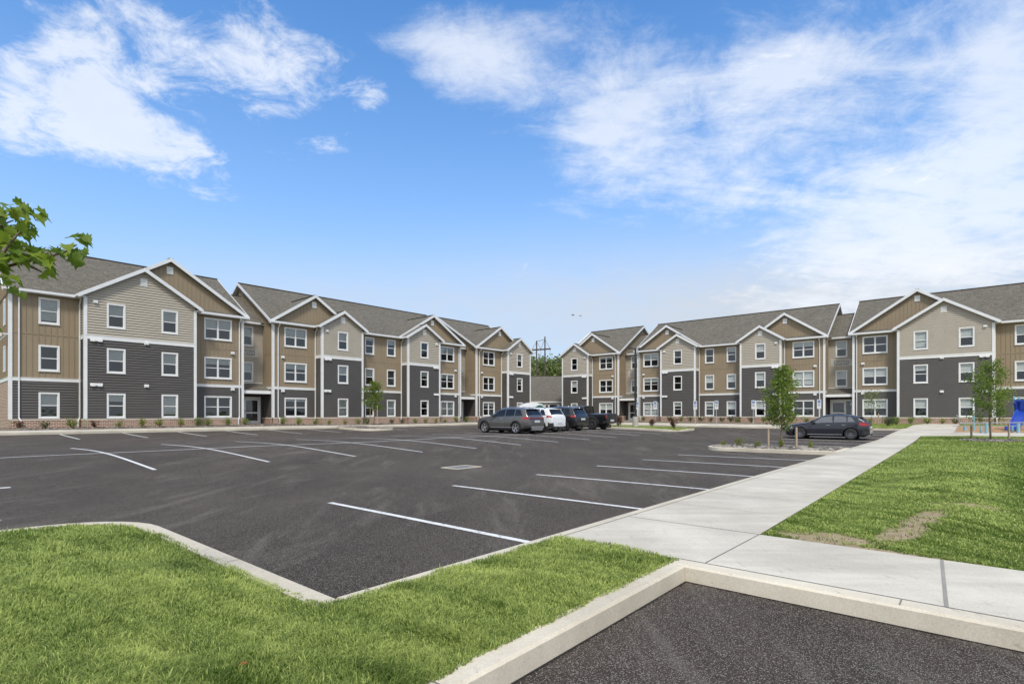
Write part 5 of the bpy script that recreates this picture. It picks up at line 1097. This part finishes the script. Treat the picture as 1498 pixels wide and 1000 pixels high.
m=MB(); m.tube([(.55,-.42,1.6),(.25,-.42,1.95),(.05,-.42,2.25),(.15,-.42,2.42),(1.2,-.42,2.45)],.11,8); m.tube([(.55,.42,1.6),(.25,.42,1.95),(.05,.42,2.25),(.15,.42,2.42),(1.2,.42,2.45)],.11,8); m.box(.1,1.3,-.5,.5,2.36,2.52); m.box(.55,.62,-.5,-.2,1.6,2.4); m.box(.55,.62,.2,.5,1.6,2.4); m.build('slide_hood','play_blue',pg,False)
for x,yy in ((.68,-.62),(.68,.62),(1.9,-.62),(1.9,.62)): m=MB(); m.tube([(x,yy,-.1),(x,yy,2.75),(x,yy,2.8)],[.07,.07,.03],10); m.build('post','play_teal',pg)
m=MB(); m.box(.6,2.0,-.62,.62,1.58,1.66); m.box(1.95,2.0,-.62,.62,1.66,2.4); m.build('platform','play_blue',pg)
o_=gp(1478,32.2); bb=empty('balance_bars',o_,R(-4)); tag(bb,'pale horizontal bars on teal posts at the edge of the wood chip playground','playground bars')
m=MB(); m.tube([(-2.9,0,.62),(1.2,0,.66)],.03,8); m.tube([(-2.9,.5,.42),(1.2,.5,.44)],.025,8); m.build('rail','galvanized',bb)
for x in (-1.35,.45): m=MB(); m.tube([(x,0,-.2),(x,0,.62)],.085,10); m.tube([(x+.06,.5,-.1),(x+.06,.5,.42)],.06,10); m.build('post','play_teal',bb)
o_=gp(1409,36); cr=empty('climbing_arch',o_,R(0)); tag(cr,'small curved teal and white climbing bar at the left corner of the wood chips','climbing bar')
m=MB(); m.tube([(-.42,0,1.05),(-.36,0,.8),(-.2,0,.55),(.05,0,.42),(.12,0,.3),(.12,0,-.1)],.05,8); m.build('curved_bar','galvanized',cr); m=MB(); m.tube([(.72,0,-.1),(.72,0,1.0)],.06,8); m.tube([(.12,0,-.1),(.12,0,.3)],.09,8); m.build('post','play_teal',cr)
m=MB(); 
for k_ in range(0): pass
# kerb of the playground as timber edging
jm=MB(); jstrip(jm,44.2,.8,56,.8,.1,.17); jstrip(jm,44.2,-30,44.2,.8,.1,.17); o=jm.build('timber_edging','wood_stake'); o['kind']='structure'
# birds
for px,py,s,lb in ((838,461,1,'left dark bird flying above the clubhouse'),(849,462,.7,'right smaller bird flying above the clubhouse')):
    p=at(px,py,60); m=MB(); q=.16*s
    m.tube([(-q*1.3,0,0),(-q*.5,0,.02),(q*.5,0,.02),(q*1.2,0,0)],[.01,q*.28,q*.3,.02],6)
    for sg in (-1,1): m.face([(-q*.4,0,.02),(q*.5,0,.02),(q*.25,sg*q*1.1,q*.5),(-q*.1,sg*q*1.2,q*.5)]); m.face([(q*.25,sg*q*1.1,q*.5),(-q*.1,sg*q*1.2,q*.5),(-q*.1,sg*q*2.3,q*.25)])
    o=m.build('bird','black_metal',None,False,p); tag(o,lb,'bird','birds in the sky')
# ------------------------------------------------------------------ light, sky, camera
SUN_AZ=R(178); SUN_EL=R(52)   # azimuth clockwise from +Y
world=bpy.data.worlds.new("World"); scene.world=world; world.use_nodes=True; nt=world.node_tree
bg=nt.nodes['Background']; sky=nd(nt,'ShaderNodeTexSky',sky_type='NISHITA',sun_disc=False); sky.sun_elevation=SUN_EL; sky.sun_rotation=SUN_AZ
sky.air_density=1.0; sky.dust_density=.6; sky.ozone_density=2.0; sky.altitude=0
tc=nd(nt,'ShaderNodeTexCoord'); nv=nd(nt,'ShaderNodeVectorMath',operation='NORMALIZE'); nt.links.new(tc.outputs['Generated'],nv.inputs[0])
sx=nd(nt,'ShaderNodeSeparateXYZ'); nt.links.new(nv.outputs[0],sx.inputs[0]); X_,Y_,Z_=sx.outputs
az=math_(nt,'ARCTAN2',X_,Y_); el=math_(nt,'ARCSINE',Z_)
zz=math_(nt,'ADD',math_(nt,'MAXIMUM',Z_,0),.22); cb=nd(nt,'ShaderNodeCombineXYZ'); nt.links.new(math_(nt,'DIVIDE',X_,zz),cb.inputs[0]); nt.links.new(math_(nt,'DIVIDE',Y_,zz),cb.inputs[1]); 
layer=cb.outputs[0]
def mp(vec,scale,rot,loc=(0,0,0)):
    o=nd(nt,'ShaderNodeMapping'); o.inputs['Scale'].default_value=scale; o.inputs['Rotation'].default_value=(0,0,rot); o.inputs['Location'].default_value=loc; nt.links.new(vec,o.inputs[0]); return o.outputs[0]
puff0=noise(nt,mp(layer,(1,1,1),R(10),(1.3,.4,0)),3.4,10,.64,.35); wisp=noise(nt,mp(layer,(.55,1.7,1),R(-38),(3,2,0)),2.2,10,.64,.55)
puff=math_(nt,'ADD',math_(nt,'MULTIPLY',puff0,.5),math_(nt,'MULTIPLY',noise(nt,mp(layer,(1,1.1,1),R(15),(4,1,0)),8.0,8,.70,.5),.5))
def blob(px,py,rx,ry,rot=0):
    u=(px-CX)/F; v=(YH-py)/F; a0=math.atan(u); e0=math.atan(v/math.hypot(1,u)); ra=rx/F*math.cos(a0)**2; re=ry/F*math.cos(e0)
    dx=math_(nt,'SUBTRACT',az,a0); dy=math_(nt,'SUBTRACT',el,e0); ca,sa=math.cos(rot),math.sin(rot)
    U=math_(nt,'DIVIDE',math_(nt,'ADD',math_(nt,'MULTIPLY',dx,ca),math_(nt,'MULTIPLY',dy,sa)),ra); V_=math_(nt,'DIVIDE',math_(nt,'SUBTRACT',math_(nt,'MULTIPLY',dy,ca),math_(nt,'MULTIPLY',dx,sa)),re)
    return math_(nt,'EXPONENT',math_(nt,'MULTIPLY',-1,math_(nt,'ADD',math_(nt,'MULTIPLY',U,U),math_(nt,'MULTIPLY',V_,V_))))
def acc(l):
    o=None
    for (w_,args) in l:
        t=math_(nt,'MULTIPLY',blob(*args),w_); o=t if o is None else math_(nt,'ADD',o,t)
    return o
mp1=acc([(.9,(130,170,120,60,R(-8))),(.75,(250,215,120,40,R(-10))),(.7,(270,60,160,75,R(15))),(.6,(420,120,100,55,R(10))),(.6,(5,140,60,70,0)),(.45,(556,140,45,22,0)),(.3,(480,215,40,18,0)),(.5,(110,45,60,30,0))])
mp2=acc([(.9,(880,190,90,120,R(-40))),(.75,(720,110,110,70,R(15))),(.55,(640,60,90,50,0)),(.85,(1330,270,300,150,R(20))),(.75,(1160,90,230,110,R(15))),(.45,(1010,260,120,80,0)),(.6,(1370,380,330,80,0)),(.6,(1480,110,90,130,0)),(.4,(900,20,200,40,0))])
clamp=lambda x: math_(nt,'MINIMUM',math_(nt,'MAXIMUM',x,0),1)
def soft(x): x=clamp(x); return math_(nt,'MULTIPLY',math_(nt,'MULTIPLY',x,x),math_(nt,'SUBTRACT',3,math_(nt,'MULTIPLY',x,2)))
d1=soft(math_(nt,'ADD',math_(nt,'MULTIPLY',math_(nt,'SUBTRACT',puff,.5),5.6),math_(nt,'MULTIPLY',math_(nt,'SUBTRACT',mp1,.38),1.35)))
d2=soft(math_(nt,'ADD',math_(nt,'MULTIPLY',math_(nt,'SUBTRACT',math_(nt,'ADD',math_(nt,'MULTIPLY',wisp,.45),math_(nt,'MULTIPLY',puff,.55)),.5),4.6),math_(nt,'MULTIPLY',math_(nt,'SUBTRACT',mp2,.42),1.15)))
back=clamp(math_(nt,'MULTIPLY',math_(nt,'ADD',math_(nt,'MULTIPLY',Y_,-1.0),math_(nt,'MULTIPLY',math_(nt,'MAXIMUM',math_(nt,'SUBTRACT',Z_,.60),0),2.5)),3.0))  # added overcast, unseen behind and above the camera, to neutralise the blue skylight
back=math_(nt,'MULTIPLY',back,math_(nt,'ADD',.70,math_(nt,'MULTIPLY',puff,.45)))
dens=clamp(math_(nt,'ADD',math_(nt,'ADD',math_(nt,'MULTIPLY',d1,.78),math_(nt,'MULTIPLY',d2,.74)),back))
hz=math_(nt,'MULTIPLY',math_(nt,'EXPONENT',math_(nt,'MULTIPLY',math_(nt,'POWER',math_(nt,'MULTIPLY',math_(nt,'MAXIMUM',Z_,0),2.9),1.35),-1)),1.0)   # pale low haze
tint=mix(nt,1.0,sky.outputs[0],(.33,1.10,1.72),'MULTIPLY')
K=1/.10
hc=mix(nt,hz,tint,(.43*K,.55*K,.70*K))
veil=acc([(.95,(1350,430,450,70,0)),(.8,(850,460,350,90,0)),(.4,(400,430,300,50,0))])
hc=mix(nt,clamp(math_(nt,'MULTIPLY',veil,math_(nt,'ADD',.35,puff))),hc,(.46*K,.505*K,.57*K))
cc=mix(nt,noise(nt,mp(layer,(1,1,1),0),3.2,6,.6),(.60*K,.64*K,.70*K),(.80*K,.81*K,.83*K))
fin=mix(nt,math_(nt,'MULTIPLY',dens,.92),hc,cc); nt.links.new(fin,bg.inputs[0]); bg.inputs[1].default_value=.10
sl=bpy.data.lights.new('sun','SUN'); sl.energy=2.2; sl.angle=R(10); sl.color=(1,.945,.85); so=bpy.data.objects.new('sun',sl); C.objects.link(so)
sd=Vector((math.sin(SUN_AZ)*math.cos(SUN_EL),math.cos(SUN_AZ)*math.cos(SUN_EL),math.sin(SUN_EL))); so.rotation_euler=sd.to_track_quat('Z','Y').to_euler()
cam=bpy.data.cameras.new('camera'); cam.sensor_width=36; cam.lens=F/1498*36; cam.shift_y=(YH-500)/1498; cam.clip_end=3000; cam.clip_start=.1
co=bpy.data.objects.new('camera',cam); C.objects.link(co); co.location=(0,0,0); co.rotation_euler=(R(90),0,0); scene.camera=co
scene.view_settings.view_transform='Standard'; scene.view_settings.look='None'; scene.view_settings.exposure=.5; scene.view_settings.gamma=1
